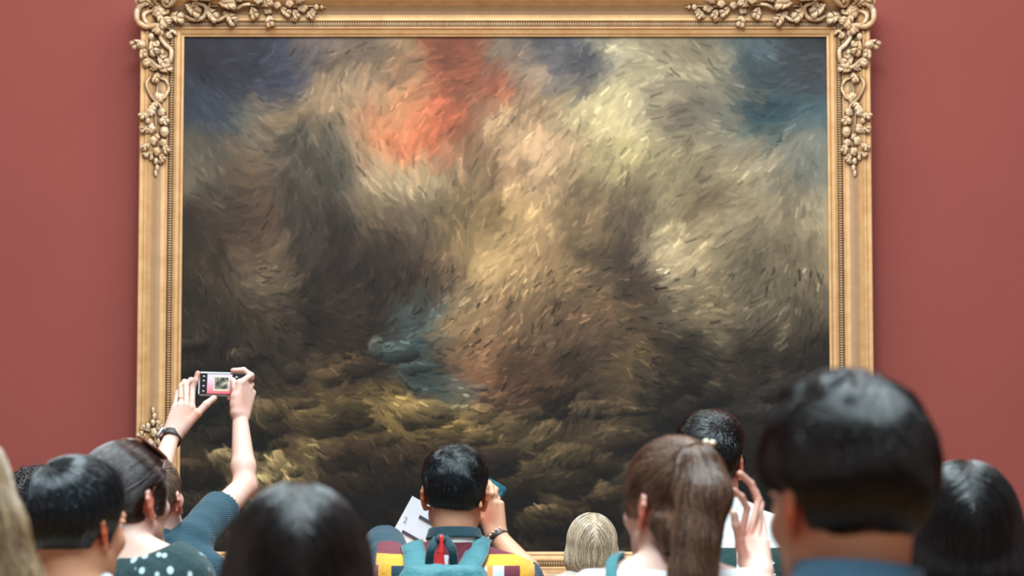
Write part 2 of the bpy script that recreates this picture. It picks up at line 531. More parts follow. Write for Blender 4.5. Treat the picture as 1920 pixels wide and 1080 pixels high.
GOLD = gold_mat('gilt moulding', srgb(236, 190, 134), srgb(212, 160, 104), worn=srgb(168, 140, 112))
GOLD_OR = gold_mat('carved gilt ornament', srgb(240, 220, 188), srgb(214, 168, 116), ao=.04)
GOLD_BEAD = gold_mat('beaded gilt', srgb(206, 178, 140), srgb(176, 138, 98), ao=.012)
FW = .206
PROF = [(-.004, -.02), (-.004, .012), (.006, .016), (.010, .022), (.013, .018), (.030, .024), (.036, .034), (.040, .033), (.042, .028), (.068, .028), (.070, .036), (.076, .040), (.085, .038),
        (.105, .040), (.125, .048), (.145, .062), (.163, .082), (.178, .100), (.186, .104), (.192, .100), (.200, .104), (.214, .104), (.220, .098), (.222, .085), (.222, -.02)]
PROF = [(u_ if u_ < .08 else .08 + (u_ - .08) * (FW - .08) / .142, h_) for u_, h_ in PROF]
def rail(side):
    n = 60
    V = []; pr = []
    for a in range(n + 1):
        f = a / n
        for (uo, h) in PROF:
            y = CY - h + .0
            if side in 'LR':
                x = CX - CW - uo if side == 'L' else CX + CW + uo
                z = (ZB - uo) + f * ((ZT + uo) - (ZB - uo))
            else:
                z = ZT + uo if side == 'T' else ZB - uo
                x = (CX - CW - uo) + f * (2 * (CW + uo))
            V.append((x, min(y, WALL_Y), z)); pr.append(min(1, max(0, uo / FW)))
    m = len(PROF); F = []
    for a in range(n):
        for b in range(m - 1):
            q = (a * m + b, a * m + b + 1, (a + 1) * m + b + 1, (a + 1) * m + b)
            F.append(q if side in 'RB' else q[::-1])
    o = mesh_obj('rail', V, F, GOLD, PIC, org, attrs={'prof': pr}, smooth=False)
    # beads run in the channel
    parts = []
    uo = .055
    L = (ZT - ZB + 2 * uo) if side in 'LR' else 2 * (CW + uo)
    nb = int(L / .0125)
    for a in range(nb):
        f = (a + .5) / nb * L
        if side == 'L': c = (CX - CW - uo, CY - .031, ZB - uo + f)
        elif side == 'R': c = (CX + CW + uo, CY - .031, ZB - uo + f)
        elif side == 'T': c = (CX - CW - uo + f, CY - .031, ZT + uo)
        else: c = (CX - CW - uo + f, CY - .031, ZB - uo)
        r = (.0135, .007, .0052) if side in 'LR' else (.0052, .007, .0135)
        parts.append(ellip(c, r, seg=6, rings=4))
    v, f = join(parts)
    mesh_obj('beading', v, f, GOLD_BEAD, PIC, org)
for s_ in 'LRTB': rail(s_)

U = 1 / 373.0   # metres per photograph pixel on the picture plane
def hump(px, py):
    """height of the moulding under a point a px in from the outer corner"""
    e = min(max(px, 0), max(py, 0)) * U
    uo = FW - e
    return float(np.interp(uo, [p[0] for p in PROF[1:-1]], [p[1] for p in PROF[1:-1]]))
def corner(sx, sz):
    ox = CX + sx * (CW + FW); oz = (ZT + FW) if sz > 0 else (ZB - FW)
    def W(a, b, h=0):      # a px inward along x from the outer corner, b px inward along z
        return np.array([ox - sx * a * U, CY - hump(a, b) - h, oz - sz * b * U])
    ctr = np.array([ox, CY, oz])
    emp = bpy.data.objects.new('corner_ornament', None); emp.empty_display_size = .05
    link(emp, PIC); emp.location = ctr - org
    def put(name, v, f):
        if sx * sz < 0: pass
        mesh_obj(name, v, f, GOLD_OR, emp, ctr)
    def scroll(pts, r0, r1, h=.012, curl=0, cr=.02):
        p2 = spline(pts, 26)
        if curl:
            # curl the end inward into a volute
            d = p2[-1] - p2[-2]; a0 = math.atan2(d[1], d[0]); c = p2[-1] + np.array([-math.sin(a0), math.cos(a0)]) * curl * cr / U
            R0 = cr / U; b0 = math.atan2(*(p2[-1] - c)[::-1])
            ex = [c + R0 * (1 - k / 16 * .75) * np.array([math.cos(b0 + curl * k / 16 * 5.2), math.sin(b0 + curl * k / 16 * 5.2)]) for k in range(1, 17)]
            p2 = np.vstack([p2, ex])
        n = len(p2); t_ = np.linspace(0, 1, n)
        r = (r0 + (r1 - r0) * t_) * (.45 + .55 * np.minimum(1, t_ * 6))
        pts3 = np.array([W(a, b, h + .006 * math.sin(k / n * 3.1)) for k, (a, b) in enumerate(p2)])
        v, f = tube(pts3, r, 9)
        if curl:
            e = ellip(pts3[-1] + np.array([0, -.004, 0]), (r1 * 1.25,) * 3, seg=8, rings=6); v, f = join([(v, f), e])
        put('scroll', v, f)
    def leaf(a, b, ln, ang_, wid=.4, h=.010, lobes=5):
        """acanthus leaf: lobed fan, rising along its midrib; ang_ in degrees in the (a,b) plane"""
        c, s = math.cos(math.radians(ang_)), math.sin(math.radians(ang_))
        parts = []
        mid = []
        for k in range(9):
            t_ = k / 8; bend = math.sin(t_ * 2.2) * .18 * ln
            mid.append(W(a + c * ln * t_ - s * bend, b + s * ln * t_ + c * bend, h + .012 * math.sin(t_ * 2.8)))
        mid = np.array(mid)
        parts.append(tube(mid, ln * U * .11 * np.array([.7, .9, 1, 1, .95, .85, .7, .5, .25]) * 1.1, 7))
        for k in range(1, lobes + 1):
            t_ = k / (lobes + 1)
            for sg in (-1, 1):
                q = mid[int(t_ * 8)]
                ll = ln * wid * math.sin(t_ * 2.6 + .35) * U
                la = math.radians(ang_ + sg * (58 - 20 * t_))
                e = q + np.array([-sx * math.cos(la) * ll, -.002, -sz * math.sin(la) * ll])
                m_ = (q + e) / 2 + np.array([0, -.005, 0])
                parts.append(tube(np.array([q, m_, e]), [ll * .20, ll * .27, ll * .10], 6))
        v, f = join(parts); put('leaf', v, f)
    def rose(a, b, r, h=.012):
        parts = []; c = W(a, b, h)
        for k in range(5):
            th = k / 5 * 6.283 + a; p = c + np.array([math.cos(th) * r * U * .62, 0, math.sin(th) * r * U * .62])
            Rm = rot('Y', -math.degrees(th)) @ rot('Z', 28)
            parts.append(ellip(p, (r * U * .55, r * U * .22, r * U * .50), Rm, 8, 6))
        for k in range(3):
            th = k / 3 * 6.283; parts.append(ellip(c + np.array([math.cos(th) * r * U * .2, -r * U * .22, math.sin(th) * r * U * .2]), (r * U * .26,) * 3, None, 7, 5))
        v, f = join(parts); put('rosette', v, f)
    def bud(a, b, r, h=.014, el=1.2):
        v, f = join([ellip(W(a, b, h), (r * U, r * U * .8, r * U * el), None, 9, 7), ellip(W(a, b, h + r * U * .5), (r * U * .45,) * 3, None, 8, 6)])
        put('bud', v, f)
    # corner shell and its volutes (px inward from outer corner; the corner sits near photo (258,-15))
    scroll([(34, 22), (14, 18), (-4, 34), (-4, 54), (10, 66), (26, 62)], .019, .012, .014, curl=1, cr=.024)
    scroll([(22, 34), (8, 46), (16, 62), (36, 60)], .012, .008, .020, curl=1, cr=.014)
    scroll([(24, -4), (44, -10), (64, -4), (66, 14), (52, 24)], .017, .010, .014, curl=1, cr=.02)
    rose(30, 32, 15, .03)
    leaf(30, 30, 40, 45, .45, .02); leaf(26, 26, 34, 200, .45, .02); leaf(26, 22, 36, 262, .45, .02)
    leaf(40, 52, 30, 110, .5, .016); leaf(52, 42, 30, 0, .5, .016)
    for a, b, r in ((6, 2, 8), (-4, 18, 7), (18, -8, 7), (48, 34, 6), (62, 40, 5), (36, 74, 7), (20, 84, 6)): bud(a, b, r, .018)
    # down the side
    scroll([(58, 72), (46, 62), (34, 78), (44, 96), (56, 108), (52, 130), (34, 140), (18, 130)], .012, .013, .012, curl=-1, cr=.016)
    scroll([(66, 78), (58, 70), (50, 76)], .010, .008, .014, curl=-1, cr=.012)
    leaf(8, 96, 26, 150, .5, .02); leaf(20, 92, 30, 60, .5, .014); leaf(6, 106, 22, 70, .5, .016); leaf(30, 118, 30, 30, .5, .012)
    bud(4, 102, 10, .022, .8); bud(24, 108, 7); bud(38, 112, 6); bud(30, 96, 6)
    leaf(30, 146, 26, 200, .5, .012); leaf(34, 146, 26, 330, .5, .012); leaf(32, 150, 22, 92, .5, .012)
    scroll([(20, 158), (14, 176), (22, 198), (36, 212), (38, 222)], .007, .008, .010)
    scroll([(30, 160), (46, 164), (52, 180), (46, 196)], .008, .007, .010, curl=1, cr=.013)
    rose(32, 198, 11); leaf(30, 204, 22, 100, .5, .01)
    for a, b, r in ((20, 226, 9), (38, 224, 9), (20, 257, 10), (24, 280, 9), (42, 282, 8), (30, 272, 7)): rose(a, b, r)
    bud(45, 262, 9, .016); bud(40, 242, 6); bud(16, 244, 5)
    leaf(20, 232, 20, 150, .5); leaf(40, 232, 20, 40, .5); leaf(22, 262, 20, 170, .5); leaf(44, 286, 20, 50, .5); leaf(20, 286, 20, 120, .5)
    rose(30, 300, 9); leaf(26, 302, 18, 140, .5); leaf(36, 304, 18, 40, .5); bud(22, 312, 5); bud(38, 318, 4.5); bud(30, 318, 5.5); bud(32, 330, 4.5, .01, 1.6); bud(30, 341, 3.5, .01, 1.8)
    stem = np.array([W(a, b, .006) for a, b in spline([(32, 150), (30, 200), (28, 240), (34, 280), (30, 320), (30, 346)], 30)])
    v, f = tube(stem, .004, 6); put('stem', v, f)
    # along the rail
    scroll([(78, 40), (96, 48), (116, 44), (122, 26), (106, 18)], .014, .010, .012, curl=-1, cr=.016)
    scroll([(130, 18), (126, 36), (142, 50), (160, 42)], .010, .009, .012, curl=-1, cr=.014)
    leaf(84, 22, 34, 20, .5, .014); leaf(86, 10, 34, 340, .5, .014); leaf(112, 14, 30, 330, .5, .014); leaf(122, 30, 30, 30, .5, .014)
    leaf(146, 20, 34, 350, .5, .014); leaf(160, 36, 28, 40, .5, .012); leaf(170, 8, 26, 320, .5, .012)
    scroll([(178, 30), (192, 24), (206, 22)], .010, .008, .018)
    for a, b, r in ((100, 4, 8), (140, 6, 8), (160, 14, 8), (186, 10, 9), (212, 36, 10), (222, 14, 9), (238, 30, 9), (256, 22, 8), (304, 26, 10), (324, 32, 7), (280, 20, 8)): rose(a, b, r)
    leaf(208, 26, 24, 60, .5, .01); leaf(226, 24, 24, 330, .5, .01); leaf(240, 40, 24, 70, .5, .01); leaf(262, 28, 24, 20, .5, .01)
    leaf(286, 30, 20, 50, .5, .01); leaf(292, 20, 20, 320, .5, .01); leaf(312, 34, 18, 30, .5, .01)
    bud(289, 46, 6); bud(313, 42, 4); bud(330, 26, 5); bud(340, 26, 3.5)
    stem = np.array([W(a, b, .006) for a, b in spline([(80, 26), (140, 24), (200, 22), (260, 26), (310, 24), (348, 26)], 30)])
    v, f = tube(stem, .004, 6); put('stem', v, f)
for sx in (-1, 1):
    for sz in (1, -1): corner(sx, sz)
# ------------------------------------------------------------------ people: skin, hair and cloth materials
def skin(name, col, red=.5):
    t = NT(name)
    b = t.attr('blush')
    n = t.noise(60, 4, .6)
    base = t.mix(t.math('MULTIPLY', n, .35), col, tuple(c * f for c, f in zip(col[:3], (1.0, .72, .66))) + (1,))
    rc = (min(1, col[0] * 1.0), col[1] * .34, col[2] * .24, 1)
    t.set(Base_Color=t.mix(t.math('MULTIPLY', b, red), base, rc), Roughness=.5)
    t.b.inputs['Subsurface Weight'].default_value = .12
    t.b.inputs['Subsurface Radius'].default_value = (.012, .004, .002)
    t.b.inputs['Specular IOR Level'].default_value = .35
    t.bump(t.noise(500, 2, .6), .08, .001)
    return t.m
SK_PALE = skin('pale skin', srgb(216, 178, 162), .85)
SK_PINK = skin('rosy skin', srgb(210, 160, 142), .8)
SK_TAN = skin('tan skin', srgb(208, 152, 118), .85)
SK_MID = skin('medium skin', srgb(206, 156, 126), .8)

def hair_mats(name, dark, light=None, rough=.22, streak=0.5):
    """(mass material, strand material)"""
    light = light or dark
    t = NT(name)
    w = t.noise(45, 4, .6, stretch=(1, 1, .12)); n = t.noise(600, 2, .5, stretch=(1, 1, .08))
    t.set(Base_Color=t.mix(w, dark, light), Roughness=rough + .12); t.bump(n, .5, .002)
    t.b.inputs['Specular IOR Level'].default_value = .25
    s = NT(name + ' strands')
    hi = s.n('ShaderNodeHairInfo')
    c = s.ramp(hi.outputs['Random'], [(0, dark), (.55, tuple(d * (1 - streak) + l * streak for d, l in zip(dark, light))), (1, light)])
    s.set(Base_Color=c, Roughness=rough - .06)
    s.b.inputs['Specular IOR Level'].default_value = .6; s.b.inputs['Coat Weight'].default_value = .5; s.b.inputs['Coat Roughness'].default_value = .14
    return t.m, s.m
H_BLACK = hair_mats('black hair', srgb(11, 10, 11), srgb(26, 24, 26), .27)
H_BLUE = hair_mats('blue black hair', srgb(7, 10, 12), srgb(18, 34, 42), .27)
H_DKBROWN = hair_mats('dark brown hair', srgb(15, 11, 10), srgb(38, 27, 24), .28)
H_MAROON = hair_mats('glossy dark brown hair', srgb(28, 17, 16), srgb(70, 46, 42), .27)
H_BROWN = hair_mats('light brown hair', srgb(48, 33, 26), srgb(150, 112, 88), .34, .38)
H_SAND = hair_mats('sandy hair', srgb(84, 60, 42), srgb(206, 172, 132), .40)
H_BLOND = hair_mats('ash blonde hair', srgb(98, 80, 64), srgb(236, 216, 186), .36)
H_SHORTBR = hair_mats('short brown hair', srgb(78, 62, 52), srgb(150, 124, 104), .45)

def fabric(name, col, var=.1, scale=120, rough=.85, weave=400):
    t = NT(name)
    n = t.noise(9, 4, .6); w = t.noise(weave, 2, .6)
    lo = tuple(c * (1 - var * 1.6) for c in col[:3]) + (1,); hi = tuple(min(1, c * (1 + var)) for c in col[:3]) + (1,)
    t.set(Base_Color=t.ramp(n, [(.3, lo), (.7, hi)]), Roughness=rough); t.b.inputs['Sheen Weight'].default_value = .15
    cr = t.noise(16, 4, .62); hsum = t.math('ADD', t.math('MULTIPLY', cr, 6.0), t.math('MULTIPLY', w, .6 if weave != 261 else 0.0))
    if weave == 261:
        wv = t.n('ShaderNodeTexWave'); wv.inputs['Scale'].default_value = 62; wv.inputs['Distortion'].default_value = 1.2; wv.wave_type = 'BANDS'; wv.bands_direction = 'Z'
        t.l(t.coord(), wv.inputs['Vector']); hsum = t.math('ADD', hsum, t.math('MULTIPLY', wv.outputs['Fac'], .9))
    t.bump(hsum, .55, .0035)
    return t.m
EYE = plain('eye white', srgb(225, 220, 214), .2, var=.02)
IRIS = plain('dark iris', srgb(40, 28, 20), .15, var=.1)
DENIM = fabric('dark trousers', srgb(38, 42, 54)); KHAKI = fabric('khaki trousers', srgb(120, 104, 82)); BLKCL = fabric('black cloth', srgb(26, 26, 28))
SHOE = plain('dark shoe leather', srgb(34, 30, 28), .45)

class BX:
    def __init__(s, c, h, r, R=None, k=.02, sub=False):
        s.c = np.asarray(c, float); s.hh = np.asarray(h, float) - r; s.r = r; s.R = np.eye(3) if R is None else np.asarray(R); s.k = k; s.sub = sub
        e = np.abs(s.R) @ (s.hh + r); s.lo = s.c - e; s.hi = s.c + e
    def d(s, X, Y, Z):
        px, py, pz = X - s.c[0], Y - s.c[1], Z - s.c[2]; R = s.R
        q = [np.abs(px * R[0, i] + py * R[1, i] + pz * R[2, i]) - s.hh[i] for i in range(3)]
        m = [np.maximum(v, 0) for v in q]
        return np.sqrt(m[0] ** 2 + m[1] ** 2 + m[2] ** 2) + np.minimum(np.maximum(np.maximum(q[0], q[1]), q[2]), 0) - s.r

class Person:
    def __init__(s, label, px, top, Y, dh=0.0, yaw=0, pitch=0, roll=0, body_yaw=0, sc=1.0, bx=0.0, female=False, skin=SK_MID, hairt=.012, lean=.03, headfine=.0035, shoulder=None):
        """px, top: where the photograph shows the middle and top of the head; Y: distance into the room"""
        s.f = female; s.sk = skin; s.sc = sc
        top_w = P(px, top, Y)
        s.Hc = top_w - np.array([0, 0, (.116 + hairt) * sc])
        s.R = rot('Z', yaw) @ rot('X', pitch) @ rot('Y', roll)
        s.H = top_w[2] + dh
        k = s.H / 1.75; s.k = k
        s.Rb = rot('Z', body_yaw)
        s.base = np.array([s.Hc[0] + bx, s.Hc[1] - lean, 0.0])
        s.root = empty('person', s.base, label, 'person')
        s.head = []; s.arms = []; s.fines = [[], [], []]; s.blush = []
        s.shx = (shoulder or (.155 if female else .178)) * k
        s.hf = headfine
        s.build_core()
        s.build_head()
        s.arm_done = {-1: False, 1: False}
        s.arm_segs = {}
    def B(s, x, y, z):      # body point (metres for a 1.75 m person, z from floor)
        return s.base + s.Rb @ np.array([x * s.k, y * s.k, 0]) + np.array([0, 0, z * s.k])
    def h(s, p):            # head-local -> world
        return s.Hc + s.sc * (s.R @ np.asarray(p, float))
    def toloc(s, p):
        return ((p - s.Hc) @ s.R) / s.sc
    def hEL(s, c, r, R=None, **k):
        k.setdefault('k', .02); k['k'] *= s.sc
        return EL(s.h(c), np.array(r) * s.sc, s.R if R is None else s.R @ R, **k)
    def hRC(s, a, b, ra, rb=None, **k):
        k.setdefault('k', .015); k['k'] *= s.sc
        return RC(s.h(a), s.h(b), ra * s.sc, (ra if rb is None else rb) * s.sc, **k)
    def build_core(s):
        k = s.k; B = s.B; f = s.f; Rb = s.Rb
        sh = s.shx / k
        t = []
        t.append(EL(B(0, .0, .95), np.array([.168 if f else .158, .112, .12]) * k, Rb, k=.03))
        t.append(EL(B(0, .0, 1.10), np.array([.122 if f else .138, .092, .17]) * k, Rb, k=.05))
        t.append(EL(B(0, .0, 1.28), np.array([.142 if f else .165, .105, .19]) * k, Rb, k=.05))
        if f:
            for x in (-.065, .065): t.append(EL(B(x, .095, 1.27), np.array([.058, .05, .06]) * k, Rb, k=.03))
        t.append(RC(B(-sh + .035, -.012, 1.405), B(sh - .035, -.012, 1.405), .058 * k, k=.04))
        for x in (-1, 1):
            t.append(RC(B(x * .030, -.012, 1.476), B(x * (sh - .03), -.012, 1.418), .036 * k, .046 * k, k=.03))
            t.append(EL(B(x * .075, -.075, 1.33), np.array([.07, .04, .10]) * k, Rb, k=.04))
            t.append(EL(B(x * .062, -.055, .93), np.array([.080, .072, .090]) * k, Rb, k=.05))
        s.torso = t
        s.legs = []
        for x in (-1, 1):
            s.legs.append(RC(B(x * .088, 0, .90), B(x * .098, .012, .50), .088 * k, .056 * k, k=.03))
            s.legs.append(RC(B(x * .098, .012, .50), B(x * .105, -.022, .10), .054 * k, .036 * k, k=.02))
            s.legs.append(EL(B(x * .100, -.035, .36), np.array([.048, .048, .12]) * k, Rb, k=.03))
        s.feet = []
        for x in (-1, 1):
            s.feet.append(RC(B(x * .108, -.035, .042), B(x * .122, .12, .030), .038 * k, .028 * k, k=.02))
            s.feet.append(RC(B(x * .105, -.022, .10), B(x * .108, -.03, .045), .036 * k, .038 * k, k=.02))
    def build_head(s):
        E, C = s.hEL, s.hRC
        hd = [E((0, -.012, .035), (.073, .094, .083)), E((0, .022, -.03), (.058, .066, .088), k=.025)]
        for x in (-1, 1):
            hd.append(C((x * .046, .002, -.052), (x * .010, .064, -.098), .019, .016, k=.025))
            hd.append(E((x * .036, .060, -.024), (.021, .021, .020), k=.018))
        hd.append(C((-.03, .084, .024), (.03, .084, .024), .010, k=.014))
        hd.append(C((0, .088, .012), (0, .108, -.028), .007, .011, k=.010))
        for x in (-1, 1):
            hd.append(E((x * .011, .099, -.032), (.008, .008, .007), k=.006))
            hd.append(E((x * .031, .098, .007), (.015, .013, .010), k=.010, sub=True))
            hd.append(E((x * .031, .0775, .0135), (.0150, .0105, .0052), k=.004)); hd.append(E((x * .031, .0755, -.0015), (.0140, .0105, .0046), k=.004))
        hd.append(E((0, .088, -.058), (.023, .010, .005), k=.005)); hd.append(E((0, .086, -.068), (.020, .010, .006), k=.004))
        hd.append(E((0, .074, -.100), (.020, .018, .015), k=.016))
        nb = s.B(0, -.015, 1.44)
        hd.append(RC(s.h((0, -.028, -.045)), nb, .055 * s.sc * (.86 if s.f else 1), .060 * s.k * (.86 if s.f else 1), k=.03))
        s.neckline = (s.h((0, -.028, -.045)), nb)
        s.earc = {}
        for x in (-1, 1):
            e = np.array([x * .070, -.004, -.006]); bd = np.array([x * .50, -.87, 0]); up = np.array([0, -.17, .985]); nn = np.cross(bd, up) * x
            q = lambda u, v, w=0: e + bd * u + up * v + nn * w
            pts = [(.0, .004), (.001, .020), (.010, .031), (.021, .029), (.028, .016), (.026, -.002), (.019, -.016), (.010, -.028)]
            for i in range(len(pts) - 1):
                hd.append(C(q(*pts[i]), q(*pts[i + 1]), .0042, k=.004))
            hd.append(C(q(.010, -.026), q(.003, -.026), .0062, .005, k=.005))
            Re = np.stack([bd, up, nn], 1)
            hd.append(E(q(.012, .002, -.001), (.016, .027, .0035), R=Re, k=.006))
            hd.append(E(q(.011, -.006, .004 * 1), (.0075, .012, .0055), R=Re, k=.003, sub=True))
            s.earc[x] = s.h(q(.014, 0))
            s.blush.append((s.h(q(.016, -.002)), .034 * s.sc, 1.0))
        s.head = hd
        c = s.Hc; r = .14 * s.sc
        for i in range(3):
            s.fines[i].append((c[i] - r + (.0 if i < 2 else .0), c[i] + r, s.hf))
    # ---- limbs
    def arm(s, side, elbow=None, wrist=None, u=None, v=None, hand=True, curl=(22, 26, 30, 34), fingers=None, thumb=None, fine=None, palm=None, hs=1.0, sh=None, ar=1.0):
        k = s.k * ar; s.ar = getattr(s, 'ar', {}); s.ar[side] = ar
        S = s.B(side * s.shx / k, -.012, 1.40) if sh is None else np.asarray(sh)
        if elbow is None:
            elbow = s.B(side * (s.shx / k + .045), -.03, 1.12); wrist = s.B(side * (s.shx / k + .055), .045, .885)
            u = s.Rb @ np.array([0, .15, -1]); v = s.Rb @ np.array([-side * .25, 1, .1])
        elbow = np.asarray(elbow, float); wrist = np.asarray(wrist, float)
        seg = [RC(S, elbow, .050 * k * (.84 if s.f else 1), .039 * k * (.84 if s.f else 1), k=.03)]
        m = elbow + (wrist - elbow) * .28
        seg.append(RC(elbow, m, .037 * k * (.86 if s.f else 1), .040 * k * (.86 if s.f else 1), k=.015)); seg.append(RC(m, wrist, .040 * k * (.86 if s.f else 1), .0255 * k * (.9 if s.f else 1), k=.012))
        s.arms += seg; s.arm_segs[side] = (S, elbow, wrist)
        u = np.asarray(u, float); u = u / np.linalg.norm(u); v = np.asarray(v, float); v = v - u * (u @ v); v /= np.linalg.norm(v)
        n = np.cross(u, v) * (side)          # towards the palm for this side
        if palm is not None and np.dot(n, palm) < 0: n = -n
        k = s.k; g = k * hs * (.92 if s.f else 1.0)
        kn = []
        for i, (a, b) in enumerate(((.092, .030), (.096, .010), (.092, -.010), (.084, -.029))):
            q = wrist + (u * a + v * b) * g; kn.append(q)
            s.arms.append(RC(wrist + (u * .008 + v * b * .62) * g, q, .0155 * g, .0115 * g, k=.012))
        s.arms.append(RC(wrist + (u * .012 + v * .012 + n * .004) * g, wrist + (u * .05 + v * .030 + n * .008) * g, .016 * g, .012 * g, k=.014))
        lens = ((.044, .026, .021), (.048, .030, .022), (.044, .028, .021), (.035, .021, .019))
        rad = (.0090, .0092, .0088, .0078)
        for i in range(4):
            if fingers is not None and fingers[i] is not None:
                pl = [kn[i]] + [np.asarray(q, float) for q in fingers[i]]
            else:
                pl = [kn[i]]; a = 0; fan = (.12, .03, -.05, -.14)[i]
                for j in range(3):
                    a += math.radians(curl[i]) * (.8 if j == 0 else 1.0)
                    d = (u + v * fan) * math.cos(a) + n * math.sin(a); d /= np.linalg.norm(d)
                    pl.append(pl[-1] + d * lens[i][j] * g)
            for j in range(len(pl) - 1):
                s.arms.append(RC(pl[j], pl[j + 1], rad[i] * g * (1.0 - .06 * j), rad[i] * g * (1.0 - .06 * (j + 1)), k=.0035 if j else .006))
            s.blush.append((pl[-1], .016, .45))
        tb = wrist + (u * .030 + v * .024 + n * .006) * g
        if thumb is not None: pl = [tb] + [np.asarray(q, float) for q in thumb]
        else:
            d1 = u * .62 + v * .72 + n * .3; d2 = u * .85 + v * .42 + n * .3
            pl = [tb, tb + d1 / np.linalg.norm(d1) * .042 * g, tb + d1 / np.linalg.norm(d1) * .042 * g + d2 / np.linalg.norm(d2) * .032 * g]
            pl.append(pl[-1] + d2 / np.linalg.norm(d2) * .024 * g)
        for j in range(len(pl) - 1):
            s.arms.append(RC(pl[j], pl[j + 1], (.0145, .0112, .0102, .009)[j] * g, (.0115, .0104, .0092, .008)[j] * g, k=.007 if j == 0 else .004))
        if fine:
            allp = np.array([wrist] + kn + pl)
            lo, hi = allp.min(0) - .05, allp.max(0) + .07
            for i in range(3): s.fines[i].append((lo[i], hi[i], fine))
        s.arm_done[side] = True
        s.kn = kn
        return dict(S=S, E=elbow, W=wrist, kn=kn, u=u, v=v, n=n, g=g)
    def finish_body(s):
        for side in (-1, 1):
            if not s.arm_done[side]: s.arm(side)
        prims = s.torso + s.legs + s.feet + s.arms + s.head
        def at(V):
            b = np.zeros(len(V))
            for c, r, w in s.blush:
                d = np.linalg.norm(V - c, axis=1); b = np.maximum(b, w * np.clip(1.5 - d / r * 1.2, 0, 1))
            return {'blush': b}
        o = nets_obj('body', prims, s.sk, s.root, s.base, coarse=.013, fines=s.fines, attrs=at)
        s.body = o
        for x in (-1, 1):
            c = s.h((x * .031, .0735, .006)); v1 = ellip(c, (.0122 * s.sc,) * 3, seg=12, rings=8)
            c2 = s.h((x * .031, .0818, .006)); v2 = ellip(c2, (.0055 * s.sc, .0045 * s.sc, .0055 * s.sc), s.R, 10, 6)
            V, F = join([v1, v2])
            mesh_obj('eye', V, F, [EYE, IRIS], s.root, s.base, midx=[0] * len(v1[1]) + [1] * len(v2[1]))
        return o
    # ---- clothes
    def trousers(s, mat):
        pr = [q.grow(.010) for q in s.legs] + [s.torso[0].grow(.006)] + [s.torso[-1].grow(.004), s.torso[-4].grow(.004)]
        zt = 1.0 * s.k; zb = .07
        nets_obj('trousers', pr, mat, s.root, s.base, coarse=.014, fines=((), (), ()), project=False,
                 post=lambda F, X, Y, Z: np.maximum(np.maximum(F + .002 * wob(X, Y, Z, 40, 5), Z - zt), zb - Z))
    def shoes(s, mat=SHOE):
        n = len(s.feet) // 2
        for i in range(2):
            pr = [q.grow(.008) for q in s.feet[i * 2:i * 2 + 2]]
            nets_obj('shoe', pr, mat, s.root, s.base, coarse=.008, fines=((), (), ()), project=False,
                     post=lambda F, X, Y, Z: np.maximum(np.maximum(F, .004 - Z), Z - .10))
    def top(s, name, mat, g=.011, hem=.88, sleeves=(.75, .75), neck=None, zcut=None, base=True, ncr=.115, wr=.004, coarse=.009, fine=None, attrs=None, long=False):
        """shirt from the torso's own shape; sleeves: fraction of the upper arm covered on (left, right), None for bare; >1 runs down the forearm"""
        pr = [q.grow(g) for q in s.torso]
        if base: pr.append(RC(s.B(0, -.020, 1.40), s.B(0, -.016, (neck or 1.512)), (.064 if not s.f else .056) * s.k, (.060 if not s.f else .052) * s.k, k=.035))
        for side, fr in zip((-1, 1), sleeves):
            if fr is None: continue
            S, E, W = s.arm_segs[side]
            kk = s.k * s.ar.get(side, 1.0); r0, r1 = .050 * kk * (.84 if s.f else 1), .039 * kk * (.84 if s.f else 1)
            if fr <= 1:
                d = (E - S) / np.linalg.norm(E - S); c = S + (E - S) * fr
                pr.append(RC(S, E, r0 + g + .004, r1 + g + .010, k=.025, cut=(c, d)))
            else:
                pr.append(RC(S, E, r0 + g + .002, r1 + g + .006, k=.025))
                d = (W - E) / np.linalg.norm(W - E); c = E + (W - E) * (fr - 1)
                pr.append(RC(E, W, r1 + g + .006, .030 * s.k + g, k=.02, cut=(c, d)))
        hz = hem * s.k
        na, nb = s.neckline
        nd = s.Rb @ np.array([0, -.30, 1.0]); nd /= np.linalg.norm(nd)
        nc = s.B(0, -.03, neck or 1.512)
        def post(F, X, Y, Z):
            F = F + wr * wob(X, Y, Z, 30, 9) + wr * .5 * wob(X, Y, Z, 75, 4)
            F = F - .016 * np.clip((1.22 * s.k - Z) / (.25 * s.k), 0, 1)
            F = np.maximum(F, hz - Z)
            if zcut is not None: F = np.maximum(F, zcut(X, Y, Z))
            # the neck opening
            rad_ = np.sqrt((X - nc[0]) ** 2 + (Y - nc[1] - .02) ** 2) - ncr * s.k
            d = (X - nc[0]) * nd[0] + (Y - nc[1]) * nd[1] + (Z - nc[2]) * nd[2]
            return np.maximum(F, -np.maximum(-d, rad_))
        return nets_obj(name, pr, mat, s.root, s.base, coarse=coarse, fines=((), (), ()) if fine is None else fine, post=post, attrs=attrs)
    def collar(s, mat, z0=1.475, z1=1.52, r0=.074, r1=.066, thick=.005, name='collar', open_=0.0, tilt=(0, 0), ry=1.0):
        na, nb = s.neckline; nd = (na - nb) / np.linalg.norm(na - nb)
        X = np.cross([0, 1, 0], nd); X /= np.linalg.norm(X); Yv = np.cross(nd, X)
        prof = [(r0, z0), (r0 * .97 + r1 * .03, z0 + .004), ((r0 + r1) / 2, (z0 + z1) / 2), (r1, z1), (r1 - thick * .6, z1 + .002), (r1 - thick, z1 - .002), ((r0 + r1) / 2 - thick, (z0 + z1) / 2), (r0 - thick, z0)]
        V = []; F = []; n = 40; m = len(prof)
